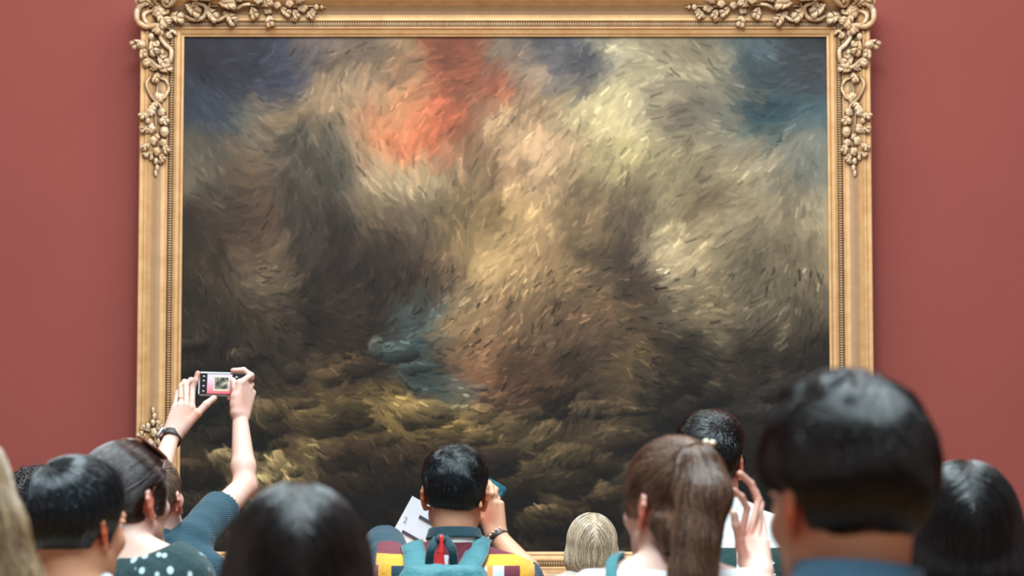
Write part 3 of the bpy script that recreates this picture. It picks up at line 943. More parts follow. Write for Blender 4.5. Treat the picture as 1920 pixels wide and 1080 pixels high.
        for a in range(n):
            th = 2 * math.pi * a / n + math.pi / 2
            for r, z in prof:
                zz = z + (tilt[1] * math.sin(th) + tilt[0] * math.cos(th)) * (z - z0) / (z1 - z0)
                V.append(nb + nd * (zz - 1.44) * s.k + (X * math.cos(th) + Yv * ry * math.sin(th)) * r * s.k)
        for a in range(n):
            for b in range(m):
                F.append((a * m + b, ((a + 1) % n) * m + b, ((a + 1) % n) * m + (b + 1) % m, a * m + (b + 1) % m)[::-1])
        return mesh_obj(name, np.array(V), F, mat, s.root, s.base)
    # ---- hair
    def hair(s, mats, t0=.014, style='short', fade=.05, nape=-.085, whorl=(.008, -.075, .09), extra=(), topadd=0.0, n=7000, seg=9, L=(.03, .06), rad=.0005,
             flow=None, jit=.10, lift=.0, res=.004, layer=.0025, face=None, cutfn=None, ear=True, earz=-.010, earr=1.0, wobble=.002, wobf=70, name='hair', clump=0.0, curl=0.0, side_slope=.7, free=0.0, rootz=-9):
        head = s.head[:6]
        T = s.toloc
        ex = list(extra)
        fc, fr = face or ((0, .105, -.045), (.088, .085, .118))
        def hl(q):
            x, y, z = q
            k0 = np.sqrt(((x - fc[0]) / fr[0]) ** 2 + ((y - fc[1]) / fr[1]) ** 2 + ((z - fc[2]) / fr[2]) ** 2)
            h1 = (k0 - 1) * min(fr)
            h2 = z - (nape + np.clip(y + .07, 0, .058) * side_slope * 1.25)
            h = np.minimum(h1, h2)
            if ear:
                k1 = np.sqrt(((np.abs(x) - .085) / .030) ** 2 + ((y + .008) / .026) ** 2 + ((z - earz) / (.036 * earr)) ** 2)
                h = np.minimum(h, (k1 - 1) * .028)
            return h
        def field(prF, X, Y, Z):
            dx, dy, dz = X - s.Hc[0], Y - s.Hc[1], Z - s.Hc[2]
            R = s.R
            q = [(dx * R[0, i] + dy * R[1, i] + dz * R[2, i]) / s.sc for i in range(3)]
            h = hl(q)
            t = t0 * np.clip(h / fade, -.3, 1) ** 1.0
            tt = np.where(h > 0, t0 * np.sqrt(np.clip(h / fade, 0, 1)), -.006 * np.clip(-h / .01, 0, 1)) - .0015
            tt = tt + topadd * np.clip((q[2] - .02) / .08, 0, 1)
            F = prF - tt * s.sc + wobble * wob(X, Y, Z, wobf, 2)
            return F
        def total(F, X, Y, Z):
            # F: cranium distance, then long-hair volumes added
            G_ = field(F, X, Y, Z)
            for e in ex:
                d = e.d(X, Y, Z) + wobble * 1.5 * wob(X, Y, Z, wobf * .6, 8)
                G_ = -smin(-G_, d, e.k) if e.sub else smin(G_, d, e.k)
            if cutfn is not None: G_ = cutfn(G_, X, Y, Z)
            return G_
        fake = head + [EL((e.lo + e.hi) / 2, (e.hi - e.lo) / 2 + .0, k=.0001) for e in ex if not e.sub]
        lo = np.min([q.lo for q in fake], 0) - t0 - .03 - topadd; hi = np.max([q.hi for q in fake], 0) + t0 + .03 + topadd
        xs, ys, zs = (np.arange(lo[i], hi[i], res) for i in range(3))
        X, Y, Z = xs[:, None, None], ys[None, :, None], zs[None, None, :]
        F0 = sdf_grid(head, xs, ys, zs)
        F = total(F0, X, Y, Z).astype(np.float32)
        V, Q = surface_nets(F, xs, ys, zs)
        mass = mesh_obj(name, V, Q, mats[0], s.root, s.base)
        fn = lambda p: total(sdf_pts(head, p), p[:, 0], p[:, 1], p[:, 2])
        # strands follow the flow over the surface
        r = np.random.default_rng(5)
        n = int(n)
        tri = Q
        area_ = np.linalg.norm(np.cross(V[tri[:, 1]] - V[tri[:, 0]], V[tri[:, 2]] - V[tri[:, 0]]), axis=1)
        c_ = V[tri].mean(1); area_ = area_ * (c_[:, 2] > rootz)
        pick = r.choice(len(tri), n, p=area_ / area_.sum())
        w = r.dirichlet((1, 1, 1, 1), n)
        p = (V[tri[pick]] * w[:, :, None]).sum(1)
        ql = T(p); h0 = hl((ql[:, 0], ql[:, 1], ql[:, 2]))
        inex = np.zeros(n, bool)
        for e in ex:
            if not e.sub: inex |= e.d(p[:, 0], p[:, 1], p[:, 2]) < .004
        ok = (h0 > .001) | inex
        p = p[ok]; h0 = h0[ok]; inex = inex[ok]; n = len(p)
        w0 = np.array(whorl)
        def default_flow(q):
            d = q - w0; d /= np.linalg.norm(d, axis=1)[:, None] + 1e-6
            down = np.array([0, 0, -1.0])
            g_ = np.clip((w0[2] - q[:, 2]) / .08, 0, 1)[:, None]
            return d * (1 - .7 * g_) + down * g_
        flow_ = flow or default_flow
        ln = r.uniform(L[0], L[1], n) * np.where(inex, 1, np.clip(.35 + h0 / fade, .35, 1)) * s.sc
        st = ln / (seg - 1)
        jv = r.normal(size=(n, 3)) * jit
        ph = r.uniform(0, 6.28, n)
        lay = r.uniform(-layer * .3, layer, n)
        pts = np.zeros((n, seg, 3)); pts[:, 0] = p
        for i in range(1, seg):
            f0, g = grad(fn, p, .002); g /= np.linalg.norm(g, axis=1)[:, None] + 1e-9
            d = flow_(T(p)) @ s.R.T
            if clump: d = d + clump * np.stack([wob(p[:, 0], p[:, 1], p[:, 2], 90, k) for k in (21, 22, 23)], 1) * 2
            if curl: d = d + curl * np.stack([np.sin(ph + i * 1.7), np.cos(ph + i * 1.7), np.sin(ph * 2 + i * 1.3)], 1)
            d = d + jv
            d = d - g * (d * g).sum(1)[:, None] * (1 - free); d /= np.linalg.norm(d, axis=1)[:, None] + 1e-9
            p = p + d * st[:, None]
            f1 = fn(p)
            tgt = lay + lift * (i / (seg - 1)) ** 1.5
            p = p - g * np.clip(f1 - tgt, -.01, .01)[:, None] * (1 - free * .8)
            pts[:, i] = p
        cu = bpy.data.hair_curves.new('strands')
        cu.add_curves([seg] * n)
        loc = (pts - s.base).astype(np.float32)
        cu.attributes['position'].data.foreach_set('vector', loc.ravel())
        ra = cu.attributes.get('radius') or cu.attributes.new('radius', 'FLOAT', 'POINT')
        prof_ = np.linspace(1, .45, seg); prof_[-1] = .15
        ra.data.foreach_set('value', (rad * np.tile(prof_, n)).astype(np.float32))
        cu.materials.append(mats[1])
        so = bpy.data.objects.new('strands', cu); link(so, mass)
        so['kind'] = 'stuff'
        return mass, fn
# ------------------------------------------------------------------ the crowd, far to near
def nrm(v): v = np.asarray(v, float); return v / np.linalg.norm(v)
TEAL = fabric('teal knit', srgb(12, 58, 72), weave=261)
def color_top(name, fn_nodes, rough=.85):
    t = NT(name)
    sep = t.n('ShaderNodeSeparateXYZ'); t.l(t.coord(), sep.inputs[0])
    c = fn_nodes(t, sep.outputs[0], sep.outputs[1], sep.outputs[2])
    w = t.math('ADD', t.math('MULTIPLY', t.noise(16, 4, .62), 6.0), t.math('MULTIPLY', t.noise(400, 2, .6), .6))
    t.set(Base_Color=c, Roughness=rough); t.b.inputs['Sheen Weight'].default_value = .15; t.bump(w, .55, .0035)
    return t.m
def cramp(t, v, lo, hi, stops):
    m = t.n('ShaderNodeMapRange'); m.inputs[1].default_value = lo; m.inputs[2].default_value = hi; t.l(v, m.inputs[0])
    return t.ramp(m.outputs[0], [((a - lo) / (hi - lo), c) for a, c in stops], 'CONSTANT')

# -- small person with the blonde bob, nearest the picture
p = Person('short person with a straight ash blonde bob parted on top, seen from behind', 1109, 960, 8.8, yaw=4, female=True, skin=SK_PINK, hairt=.022, sc=1.0)
p.finish_body(); p.trousers(DENIM); p.shoes(); p.top('blouse', fabric('cream cloth', srgb(206, 196, 182)), sleeves=(1.6, 1.6))
bob = [p.hEL((0, -.012, -.030), (.100, .098, .080), k=.02), p.hEL((0, .10, -.06), (.062, .075, .13), k=.02, sub=True), p.hEL((0, -.01, -.135), (.080, .080, .050), k=.02, sub=True)]
def fl(q):
    d = np.stack([np.sign(q[:, 0] - .002) * .9 * np.clip((q[:, 2] + .02) / .1, 0, 1) - q[:, 0] * 6 * np.clip(-(q[:, 2] + .05) / .06, 0, 1), -.25 + 0 * q[:, 0], -np.ones(len(q))], 1); return d
p.hair(H_BLOND, t0=.018, fade=.03, nape=-.12, extra=bob, n=9000, L=(.09, .15), rad=.0007, flow=fl, ear=False, side_slope=.2, seg=11, jit=.06, res=.005)

# -- curly dark hair by the wall
p = Person('person with a mass of dark tight curls against the red wall', 72, 880, 7.2, yaw=-10, female=True, skin=SK_TAN, hairt=.032)
p.finish_body(); p.trousers(BLKCL); p.shoes(); p.top('shirt', fabric('charcoal cloth', srgb(48, 50, 56)), sleeves=(.8, .8))
ex = [p.hEL((0, -.03, -.03), (.105, .095, .12), k=.03), p.hEL((0, .11, -.05), (.07, .075, .11), k=.02, sub=True)]
p.hair(H_BLACK, t0=.032, fade=.04, nape=-.12, extra=ex, n=6000, L=(.03, .05), rad=.0010, curl=2.2, jit=.8, lift=.008, wobble=.010, wobf=130, ear=False, side_slope=.2, seg=12, layer=.008)

# -- dark haired supporter in the white and green jersey
p = Person('person with tousled short black hair and a white and green sports shirt', 1333, 772, 6.2, yaw=-16, body_yaw=-6, bx=.03, shoulder=.165, skin=SK_PINK, hairt=.02, headfine=.0035, dh=.0)
p.finish_body(); p.trousers(DENIM); p.shoes()
WHITE, GREEN = srgb(226, 228, 228), srgb(34, 66, 64)
jm = color_top('white and green jersey', lambda t, x, y, z: t.mix(cramp(t, z, 1.0, 1.8, [(1.0, (0, 0, 0, 1)), (1.404, (1, 1, 1, 1))]), cramp(t, x, -.4, .4, [(-.4, GREEN), (.018, WHITE), (.024, GREEN)]), WHITE))
sh = p.top('jersey', jm, sleeves=(.7, .7), g=.014)
p.collar(fabric('white ribbing', WHITE), z0=1.485, z1=1.515, r0=.074, r1=.068, ry=1.0)
# round white crest and a pale leafy emblem on its back
wm = plain('white print', srgb(220, 224, 222), .6)
def on_back(pp, x, z):
    prims = [q.grow(.014) for q in pp.torso]
    ys = np.linspace(pp.base[1] - .3, pp.base[1], 300); pt = np.stack([np.full(300, x), ys, np.full(300, z)], 1)
    F = sdf_pts(prims, pt); i = np.argmax(F < .001); return np.array([x, ys[i], z])
def print_ring(px, py, Y, r, name, a0=0, a1=360, sh_=sh, pp=p):
    c = P(px, py, Y); pts = []
    for a in np.linspace(math.radians(a0), math.radians(a1), 22): pts.append(on_back(pp, c[0] + r * math.cos(a), c[2] + r * math.sin(a)))
    v, f = tube(np.array(pts), .0035, 5); return mesh_obj(name, v, f, wm, sh_, pp.base)
print_ring(1372, 1096, 6.1, .032, 'round_crest'); print_ring(1372, 1096, 6.1, .018, 'round_crest')
print_ring(1437, 1066, 6.1, .020, 'leaf_emblem', 60, 290); print_ring(1443, 1066, 6.1, .015, 'leaf_emblem', 70, 300); print_ring(1437, 1060, 6.1, .008, 'leaf_emblem')
p.hair(H_BLACK, t0=.017, fade=.04, nape=-.07, topadd=.004, n=9000, L=(.025, .05), rad=.0006, lift=.004, layer=.004, clump=.35, whorl=(.035, -.075, .085), free=.15, jit=.15, wobble=.003)

# -- person photographing the picture with a raised phone
YP = 6.53
p = Person('person in a teal knit shirt holding a phone up with both hands', 286, 842, 6.1, yaw=-14, pitch=18, skin=SK_PALE, hairt=.010, dh=.0)
shR = P(356, 1016, 6.12); shL = P(222, 1016, 6.12)
ar = p.arm(1, P(459, 912, 6.40), P(450, 782, 6.50), P(464, 715, 6.53) - P(450, 782, 6.50), (-.55, -.83, 0), palm=(-1, .2, 0), sh=shR, ar=.84, fine=.0026,
    fingers=[[P(471, 704, YP), P(457, 694, YP), P(437, 695, YP)], [P(471, 708, YP + .025), P(455, 703, YP + .03), P(434, 708, YP + .024)],
             [P(471, 722, YP + .03), P(455, 722, YP + .034), P(434, 724, YP + .026)], [P(464, 742, YP + .022), P(448, 748, YP + .012), P(430, 747, YP + .004)]],
    thumb=[P(443, 748, YP - .030), P(441, 729, YP - .024), P(437, 714, YP - .016)])
al = p.arm(-1, P(286, 925, 6.32), P(322, 818, 6.49), P(350, 750, 6.52) - P(322, 818, 6.49), (.80, -.55, -.2), palm=(.5, .8, 0), sh=shL, ar=.84, fine=.0026,
    fingers=[[P(361, 728, YP - .004), P(367, 713, YP - .004), P(371, 700, YP - .002)], [P(349, 722, YP + .022), P(358, 713, YP + .028), P(376, 716, YP + .024)],
             [P(340, 724, YP + .03), P(346, 716, YP + .034), P(362, 720, YP + .034)], [P(333, 737, YP + .03), P(339, 729, YP + .036), P(352, 732, YP + .038)]],
    thumb=[P(371, 775, 6.495), P(387, 758, 6.505), P(401, 747, 6.515)])
for side, q in ((1, shR), (-1, shL)): p.torso.append(RC(p.B(side * .08, -.012, 1.405), q, .046, .036, k=.05))
p.blush += [(P(360, 775, 6.49), .035, .35), (P(445, 752, 6.5), .03, .35), (P(459, 912, 6.38), .05, .25)]
p.finish_body(); p.trousers(KHAKI); p.shoes()
p.top('polo_shirt', TEAL, sleeves=(.58, .58), neck=1.53, ncr=.078, g=.010, wr=.006, coarse=.007); p.collar(TEAL, z0=1.485, z1=1.53, r0=.074, r1=.068)
p.hair(H_SHORTBR, t0=.009, fade=.03, nape=-.07, n=7000, L=(.015, .03), rad=.0006, lift=.003, free=.1, whorl=(0, -.07, .09), clump=.2, face=((0, .105, .03), (.10, .12, .14)))
def band(name, E, W, t_, r, w, th, mat, parent, org, tilt=0):
    """strap around a forearm"""
    d = nrm(W - E); c = E + (W - E) * t_; a = nrm(np.cross(d, [0, 1, .1])); b = np.cross(d, a)
    V = []; F = []; n = 36
    for i in range(n):
        th_ = 2 * math.pi * i / n; o = a * math.cos(th_) + b * math.sin(th_)
        for rr_, dd in ((r, -w), (r + th, -w), (r + th, w), (r, w)): V.append(c + o * rr_ + d * dd)
    for i in range(n):
        for k in range(4): F.append((i * 4 + k, i * 4 + (k + 1) % 4, ((i + 1) % n) * 4 + (k + 1) % 4, ((i + 1) % n) * 4 + k))
    return mesh_obj(name, np.array(V), F, mat, parent, org, smooth=False), c, d
BLACKL = plain('black leather', srgb(26, 22, 22), .5); SILVER = plain('polished steel', srgb(200, 200, 204), .2, 1.0, var=.05); GOLDM = plain('polished gold', srgb(220, 170, 90), .22, 1.0, var=.05)
cW = al['E'] + (al['W'] - al['E']) * .97
wt = empty('wristwatch', cW, 'silver wristwatch on a black strap around the raised forearm beside the phone', 'watch')
_, c, d = band('strap', al['E'], al['W'], .97, .0262, .0095, .0035, BLACKL, wt, cW)
o_ = nrm(np.array([-.75, -.6, .1])); o_ = nrm(o_ - d * (o_ @ d)); Rw = np.stack([np.cross(o_, d), d, o_], 1)
def disc(c, r, h, R, seg=28, r2=None):
    V = []; r2 = r2 or r
    for z, q in ((-h, r), (h * .6, r), (h, r2 * .93)):
        for i in range(seg):
            a = 2 * math.pi * i / seg; V.append((q * math.cos(a), q * math.sin(a), z))
    V = np.array(V) @ np.asarray(R).T + c; F = [(l * seg + i, l * seg + (i + 1) % seg, (l + 1) * seg + (i + 1) % seg, (l + 1) * seg + i) for l in range(2) for i in range(seg)]
    F += [tuple(range(seg))[::-1], tuple(range(2 * seg, 3 * seg))]
    return V, F
v, f = disc(c + o_ * .031, .0165, .004, Rw); mesh_obj('case', v, f, SILVER, wt, cW, smooth=False)
v, f = disc(c + o_ * .0352, .0135, .0008, Rw); mesh_obj('dial', v, f, plain('pale dial', srgb(236, 234, 232), .3, var=.03), wt, cW, smooth=False)
v, f = ellip(c + o_ * .031 + Rw[:, 0] * .0185, (.0022,) * 3); mesh_obj('crown', v, f, SILVER, wt, cW)
rg = P(335, 739, YP + .012); kn = al['kn'][2]; fd = nrm(P(340, 724, YP + .03) - kn); rc_ = kn + fd * .024
a_ = nrm(np.cross(fd, [0, 1, 0])); b_ = np.cross(fd, a_); pts = [rc_ + (a_ * math.cos(t_) + b_ * math.sin(t_)) * .0096 for t_ in np.linspace(0, 6.283, 25)]
v, f = tube(np.array(pts), .0012, 6); o = mesh_obj('finger_ring', v, f, GOLDM, None, rc_)
tag(o, 'thin gold ring on a finger of the hand beside the phone', 'ring')

# the phone: silver body, dark bars and a live view
def phone_box(name, c, hx, hy, hz, R, mat, parent, org, bev=.004):
    v, f = box(c, (hx, hy, hz), R, bev); return mesh_obj(name, v, f, mat, parent, org, smooth=False)
pc_ = (P(372, 698, YP) + P(465, 743, YP)) / 2; Rp = rot('Y', 1.5) @ rot('X', -4)
ph = empty('smartphone', pc_, 'white edged smartphone held up sideways, its screen showing the framed painting', 'phone')
hw, hh_ = .0665, .0325
phone_box('body', pc_, hw, .0045, hh_, Rp, plain('white phone shell', srgb(214, 216, 220), .3, var=.03), ph, pc_)
def flat_on(px_off, z_off, w, h, y_off, name, mat, parent, attrs=None):
    q = [(-w, -h), (w, -h), (w, h), (-w, h)]
    V = np.array([[px_off + a, -y_off, z_off + b] for a, b in q]) @ Rp.T + pc_
    return mesh_obj(name, V, [(0, 1, 2, 3)], mat, parent, pc_, smooth=False)
def glow(name, col, e=.5):
    t = NT(name); t.set(Base_Color=col, Roughness=.2); t.b.inputs['Emission Color'].default_value = col; t.b.inputs['Emission Strength'].default_value = e; return t.m
scr = flat_on(0, .0, hw - .004, hh_ - .004, .0050, 'screen', plain('black glass', srgb(20, 18, 20), .12, var=.02), ph)
t = NT('screen view'); sep = t.n('ShaderNodeSeparateXYZ'); t.l(t.coord(), sep.inputs[0])
mr = t.n('ShaderNodeMapRange'); mr.inputs[1].default_value = -.03; mr.inputs[2].default_value = .03; t.l(sep.outputs[2], mr.inputs[0])
mx = t.n('ShaderNodeMapRange'); mx.inputs[1].default_value = -.05; mx.inputs[2].default_value = .035; t.l(sep.outputs[0], mx.inputs[0])
cc = t.mix(t.ramp(mr.outputs[0], [(.0, (0, 0, 0, 1)), (.75, (1, 1, 1, 1))]), srgb(214, 62, 66), srgb(214, 186, 204))
t.set(Base_Color=cc, Roughness=.25); t.l(cc, t.b.inputs['Emission Color']); t.b.inputs['Emission Strength'].default_value = .35
flat_on(-.009, .0, .0335, hh_ - .006, .0054, 'live_view', t.m, scr)
flat_on(-.004, .001, .0215, .0195, .0057, 'picture_border', glow('pale screen frame', srgb(206, 196, 170), .3), scr)
t = NT('screen picture'); n_ = t.noise(90, 3, .6); cc = t.ramp(n_, [(.35, srgb(40, 36, 38)), (.5, srgb(98, 96, 92)), (.65, srgb(190, 180, 150))]); t.set(Base_Color=cc, Roughness=.25); t.l(cc, t.b.inputs['Emission Color']); t.b.inputs['Emission Strength'].default_value = .2
flat_on(-.004, .002, .0185, .0155, .0060, 'tiny_picture', t.m, scr)
for z in (.020, .008, -.006, -.020): flat_on(-.052, z, .0026, .0012, .0057, 'icon', glow('icon white', srgb(210, 210, 214), .4), scr)
flat_on(.036, .020, .0030, .0014, .0057, 'icon', glow('icon white', srgb(210, 210, 214), .4), scr)

# -- backpacker with the striped shirt
p = Person('person in a striped rugby shirt wearing a turquoise backpack, raising one hand to the face', 853, 838, 6.3, yaw=0, skin=SK_MID, hairt=.012, headfine=.003, shoulder=.160, roll=1, dh=-.018)
YH = 6.46
arr = p.arm(1, P(1004, 1096, 6.36), P(931, 1004, YH), P(921, 945, YH + .015) - P(931, 1004, YH), (-.75, .45, .15), palm=(-.5, .8, 0), fine=.003,
    fingers=[[P(914, 926, YH + .02), P(916, 912, YH + .03), P(913, 902, YH + .05)], [P(923, 926, YH + .005), P(921, 912, YH + .02), P(917, 905, YH + .045)],
             [P(926, 932, YH + .01), P(930, 918, YH + .03), P(924, 912, YH + .055)], [P(928, 946, YH + .01), P(934, 936, YH + .03), P(930, 926, YH + .055)]],
    thumb=[P(907, 972, YH + .02), P(903, 955, YH + .04), P(903, 940, YH + .06)])
p.arm(-1, P(716, 1018, 6.50), P(758, 1040, 6.66), P(800, 1012, 6.70) - P(758, 1040, 6.66), (.2, .1, 1), palm=(.2, -1, 0), fine=.004,
    fingers=[[P(785, 1020, 6.70), P(798, 1010, 6.685), P(808, 1008, 6.665)], [P(788, 1030, 6.70), P(800, 1022, 6.685), P(810, 1020, 6.665)], [P(788, 1040, 6.70), P(800, 1034, 6.685), P(810, 1032, 6.665)], [P(786, 1048, 6.70), P(798, 1044, 6.69), P(806, 1043, 6.67)]],
    thumb=[P(772, 1030, 6.62), P(782, 1022, 6.615), P(790, 1016, 6.618)])
p.blush += [(P(912, 965, YH), .035, .5), (p.h((0, -.06, -.11)), .05, .35)]
p.finish_body(); p.trousers(DENIM); p.shoes()
YEL, MAR, LBL, ORG, TL2 = srgb(226, 164, 50), srgb(104, 32, 48), srgb(188, 206, 214), srgb(232, 132, 62), srgb(14, 56, 70)
WT = srgb(220, 216, 214)
def rugby(t, x, y, z):
    st = cramp(t, x, -.4, .4, [(-.4, TL2), (-.236, MAR), (-.196, YEL), (-.160, TL2), (-.08, WT), (.058, WT), (.082, ORG), (.099, LBL), (.128, MAR), (.168, YEL), (.205, TL2)])
    yk = cramp(t, x, -.4, .4, [(-.4, TL2), (-.205, YEL), (-.06, MAR), (.06, YEL), (.203, TL2)])
    mk = cramp(t, x, -.4, .4, [(-.4, TL2), (-.205, MAR), (.205, TL2)])
    c = t.mix(cramp(t, z, 1.0, 1.8, [(1.0, (0, 0, 0, 1)), (1.356, (1, 1, 1, 1))]), st, yk)
    c = t.mix(cramp(t, z, 1.0, 1.8, [(1.0, (0, 0, 0, 1)), (1.382, (1, 1, 1, 1))]), c, mk)
    fwd = t.mix(1.0, cramp(t, y, -.4, .4, [(-.4, (0, 0, 0, 1)), (.085, (1, 1, 1, 1))]), cramp(t, x, -.4, .4, [(-.4, (1, 1, 1, 1)), (-.11, (0, 0, 0, 1))]), 'MULTIPLY')
    wk = cramp(t, x, -.4, .4, [(-.4, TL2), (-.205, WT), (.205, TL2)])
    return t.mix(fwd, t.mix(cramp(t, z, 1.0, 1.8, [(1.0, (0, 0, 0, 1)), (1.414, (1, 1, 1, 1))]), c, wk), TL2)
p.top('rugby_shirt', color_top('striped cotton', rugby), sleeves=(.92, .5), neck=1.545, ncr=.09, g=.012, wr=.005, coarse=.007)
p.collar(fabric('dark teal collar', srgb(12, 54, 66)), z0=1.516, z1=1.544, r0=.079, r1=.071, thick=.006, tilt=(0, .0))
p.hair(H_BLUE, t0=.012, fade=.05, nape=-.068, topadd=.005, n=12000, L=(.03, .05), rad=.0005, lift=.004, layer=.004, clump=.45, whorl=(-.01, -.065, .092), free=.10, wobble=.004, wobf=60, side_slope=.8)
# bracelet
cB = arr['E'] + (arr['W'] - arr['E']) * .93
bl = empty('bracelet', cB, 'dark cord bracelet with silver links on the wrist beside the black haired head', 'bracelet')
band('cord', arr['E'], arr['W'], .93, .0275, .004, .003, BLACKL, bl, cB)
d = nrm(arr['W'] - arr['E']); a_ = nrm(np.cross(d, [0, 1, .1])); b_ = np.cross(d, a_); c0 = arr['E'] + (arr['W'] - arr['E']) * .985
for i in range(16):
    th = i / 16 * 6.283; q = c0 + (a_ * math.cos(th) + b_ * math.sin(th)) * .0285; v, f = ellip(q, (.0042, .0042, .0042), None, 8, 6); mesh_obj('link', v, f, SILVER, bl, cB)
# the phone in front of the face, in a teal folding case
cp = P(906, 940, 6.58); Rq = rot('Z', 14) @ rot('Y', -62)
ph2 = empty('smartphone', cp, 'phone in a teal folding case poking out beyond the raised hand with the bracelet', 'phone')
Rq = rot('Y', 29)
cp = P(899, 914, 6.56); ph2.location = cp
phone_box('case', cp, .066, .006, .036, Rq, fabric('teal case', srgb(34, 108, 124)), ph2, cp)
phone_box('screen', cp + np.array([0, .0072, 0]), .060, .0012, .031, Rq, plain('black glass', srgb(20, 18, 20), .12, var=.02), ph2, cp, bev=.001)
# the folded plan
e1 = nrm(P(728, 1012, 6.64) - P(773, 930, 6.64)); e2 = np.cross(e1, [0, 1, 0]); e2 = e2 if e2[0] > 0 else -e2
L1, L2 = .185, .15; q0 = P(773, 930, 6.64); cG = q0 + e1 * L1 / 2 + e2 * L2 / 2
gm = empty('museum_plan', cG, 'white printed leaflet marked 2, held beside the striped shirt wearer\'s ear', 'leaflet')
Rg = np.stack([e2, np.array([0, 1, 0.]), np.cross(e2, [0, 1, 0])], 1)
PAPER = plain('printed paper', srgb(222, 222, 228), .7, var=.02)
v, f = box(cG, (L2 / 2, .0008, L1 / 2), Rg); mesh_obj('sheet', v, f, PAPER, gm, cG, smooth=False)
INK = plain('dark ink', srgb(66, 62, 74), .7, var=.05)
for (pa, pb) in (((786, 968), (830, 993)), ((754, 996), (800, 1022))):
    A, Bp = P(*pa, 6.637), P(*pb, 6.637); m_ = (A + Bp) / 2; L_ = np.linalg.norm(Bp - A); dr = nrm(Bp - A); Rm = np.stack([dr, np.array([0, 1., 0]), np.cross(dr, [0, 1, 0])], 1)
    v, f = box(m_, (L_ / 2, .0006, .0042), Rm); mesh_obj('printed_bar', v, f, INK, gm, cG, smooth=False)
fc_ = bpy.data.curves.new('numeral', 'FONT'); fc_.body = '2'; fc_.size = .024; fc_.extrude = .0002; fc_.offset = -.0005; fc_.align_x = 'CENTER'; fc_.align_y = 'CENTER'; fc_.materials.append(INK)
tmp_ = bpy.data.objects.new('printed_numeral', fc_); nm_ = bpy.data.meshes.new_from_object(tmp_); bpy.data.objects.remove(tmp_); fo = bpy.data.objects.new('printed_numeral', nm_); link(fo, gm); fo.location = P(760, 975, 6.637) - cG; fo.rotation_euler = (math.pi / 2, math.radians(14), 0)

# the backpack
BAGM = fabric('turquoise nylon', srgb(46, 116, 124), var=.10, rough=.6); BAGD = fabric('dark teal webbing', srgb(18, 58, 68)); BAGE = fabric('grey piping', srgb(84, 104, 110))
by = p.base[1] - .125 * p.k - .012
cb = np.array([P(830, 1080, by)[0] + .0, by - .075, 1.10])
bp_ = empty('backpack', cb, 'turquoise nylon backpack with wide shoulder straps and a red zip tag', 'backpack')
prs = [BX(cb, (.140, .072, .235), .05), BX(cb + np.array([.0, -.055, -.06]), (.108, .045, .13), .035, k=.02), BX(cb + np.array([.004, .0, .215]), (.100, .058, .05), .03, k=.03)]
nets_obj('bag', prs, BAGM, bp_, cb, coarse=.006, fines=((), (), ()), post=lambda F, X, Y, Z: F + .005 * wob(X, Y, Z, 55, 31) + .0035 * wob(X, Y, Z, 130, 32))
shirtp = [q.grow(.014) for q in p.torso]
def ontop(x, y, z0=1.75):
    zs = np.linspace(z0, .9, 600); pt = np.stack([np.full(600, x), np.full(600, y), zs], 1); F = sdf_pts(shirtp, pt); i = int(np.argmax(F < .004)); return np.array([x, y, zs[i]])
for sd, (xa, xb) in ((-1, ((P(780, 1060, by)[0]), P(776, 1030, by)[0])), (1, ((P(873, 1060, by)[0]), P(893, 1030, by)[0]))):
    y0 = p.base[1]
    over = [ontop(xb + sd * .000, y0 - .070), ontop(xb + sd * .006, y0 - .045), ontop(xb + sd * .010, y0 - .01), ontop(xb + sd * .012, y0 + .025)]
    pa = np.array([[xa, by - .035, over[0][2] - .045]] + [q + np.array([0, 0, .004]) for q in over] + [[xb + sd * .014, y0 + .118, 1.30], [xb + sd * .02, y0 + .135, 1.18], [xb + sd * .06, y0 + .10, 1.06], [xb + sd * .10, y0 + .0, 1.0], [xb + sd * .05, by - .02, .96]])
    path = spline(pa, 60); T_ = np.gradient(path, axis=0)
    nrmls = []
    for q in path:
        _, g_ = grad(lambda z: sdf_pts(shirtp, z), q[None, :], .01); g_ = g_[0]; nrmls.append(g_ / (np.linalg.norm(g_) + 1e-6) if np.linalg.norm(g_) > .1 else np.array([0, -1, 0.]))
    nrmls = np.array(nrmls)
    for _ in range(6): nrmls[1:-1] = (nrmls[:-2] + nrmls[1:-1] + nrmls[2:]) / 3
    v, f = tube(path, .027, 14, flat=.2, up=nrmls)
    st_ = mesh_obj('shoulder_strap', v, f, BAGM, bp_, cb)
    Tn = T_ / np.linalg.norm(T_, axis=1)[:, None]; sdv = np.cross(nrmls, Tn); sdv /= np.linalg.norm(sdv, axis=1)[:, None]
    for e in (-1, 1):
        v, f = tube(path + sdv * .0265 * e, .0035, 6); mesh_obj('piping', v, f, BAGE, st_, cb)
yb = by - .07
for a in ((804, 1062, 811, 1030, 820, 1009), (851, 1060, 845, 1030, 833, 1008)):
    pts = spline([P(a[0], a[1], yb), P(a[2] - (3 if a[0] < 820 else -3), a[3], yb - .012), P(a[4], a[5], yb + .01)], 14)
    v, f = tube(pts, .0105, 8, flat=.16, up=(0, -1, .2)); mesh_obj('carry_handle', v, f, BAGD, bp_, cb)
v, f = tube(spline([P(819, 1011, yb), P(826, 1005, yb - .002), P(835, 1010, yb)], 10), .011, 8, flat=.25, up=(0, -.6, 1)); mesh_obj('carry_handle', v, f, BAGD, bp_, cb)
REDT = plain('red rubber tag', srgb(206, 44, 46), .4)
v, f = tube(spline([P(827, 1003, yb - .016), P(828, 1020, yb - .02), P(826, 1040, yb - .02)], 10), [.003, .006, .006, .0055, .005, .005, .006, .007, .009, .010], 8, flat=.35, up=(0, -1, 0)); tg_ = mesh_obj('zip_tag', v, f, REDT, bp_, cb)
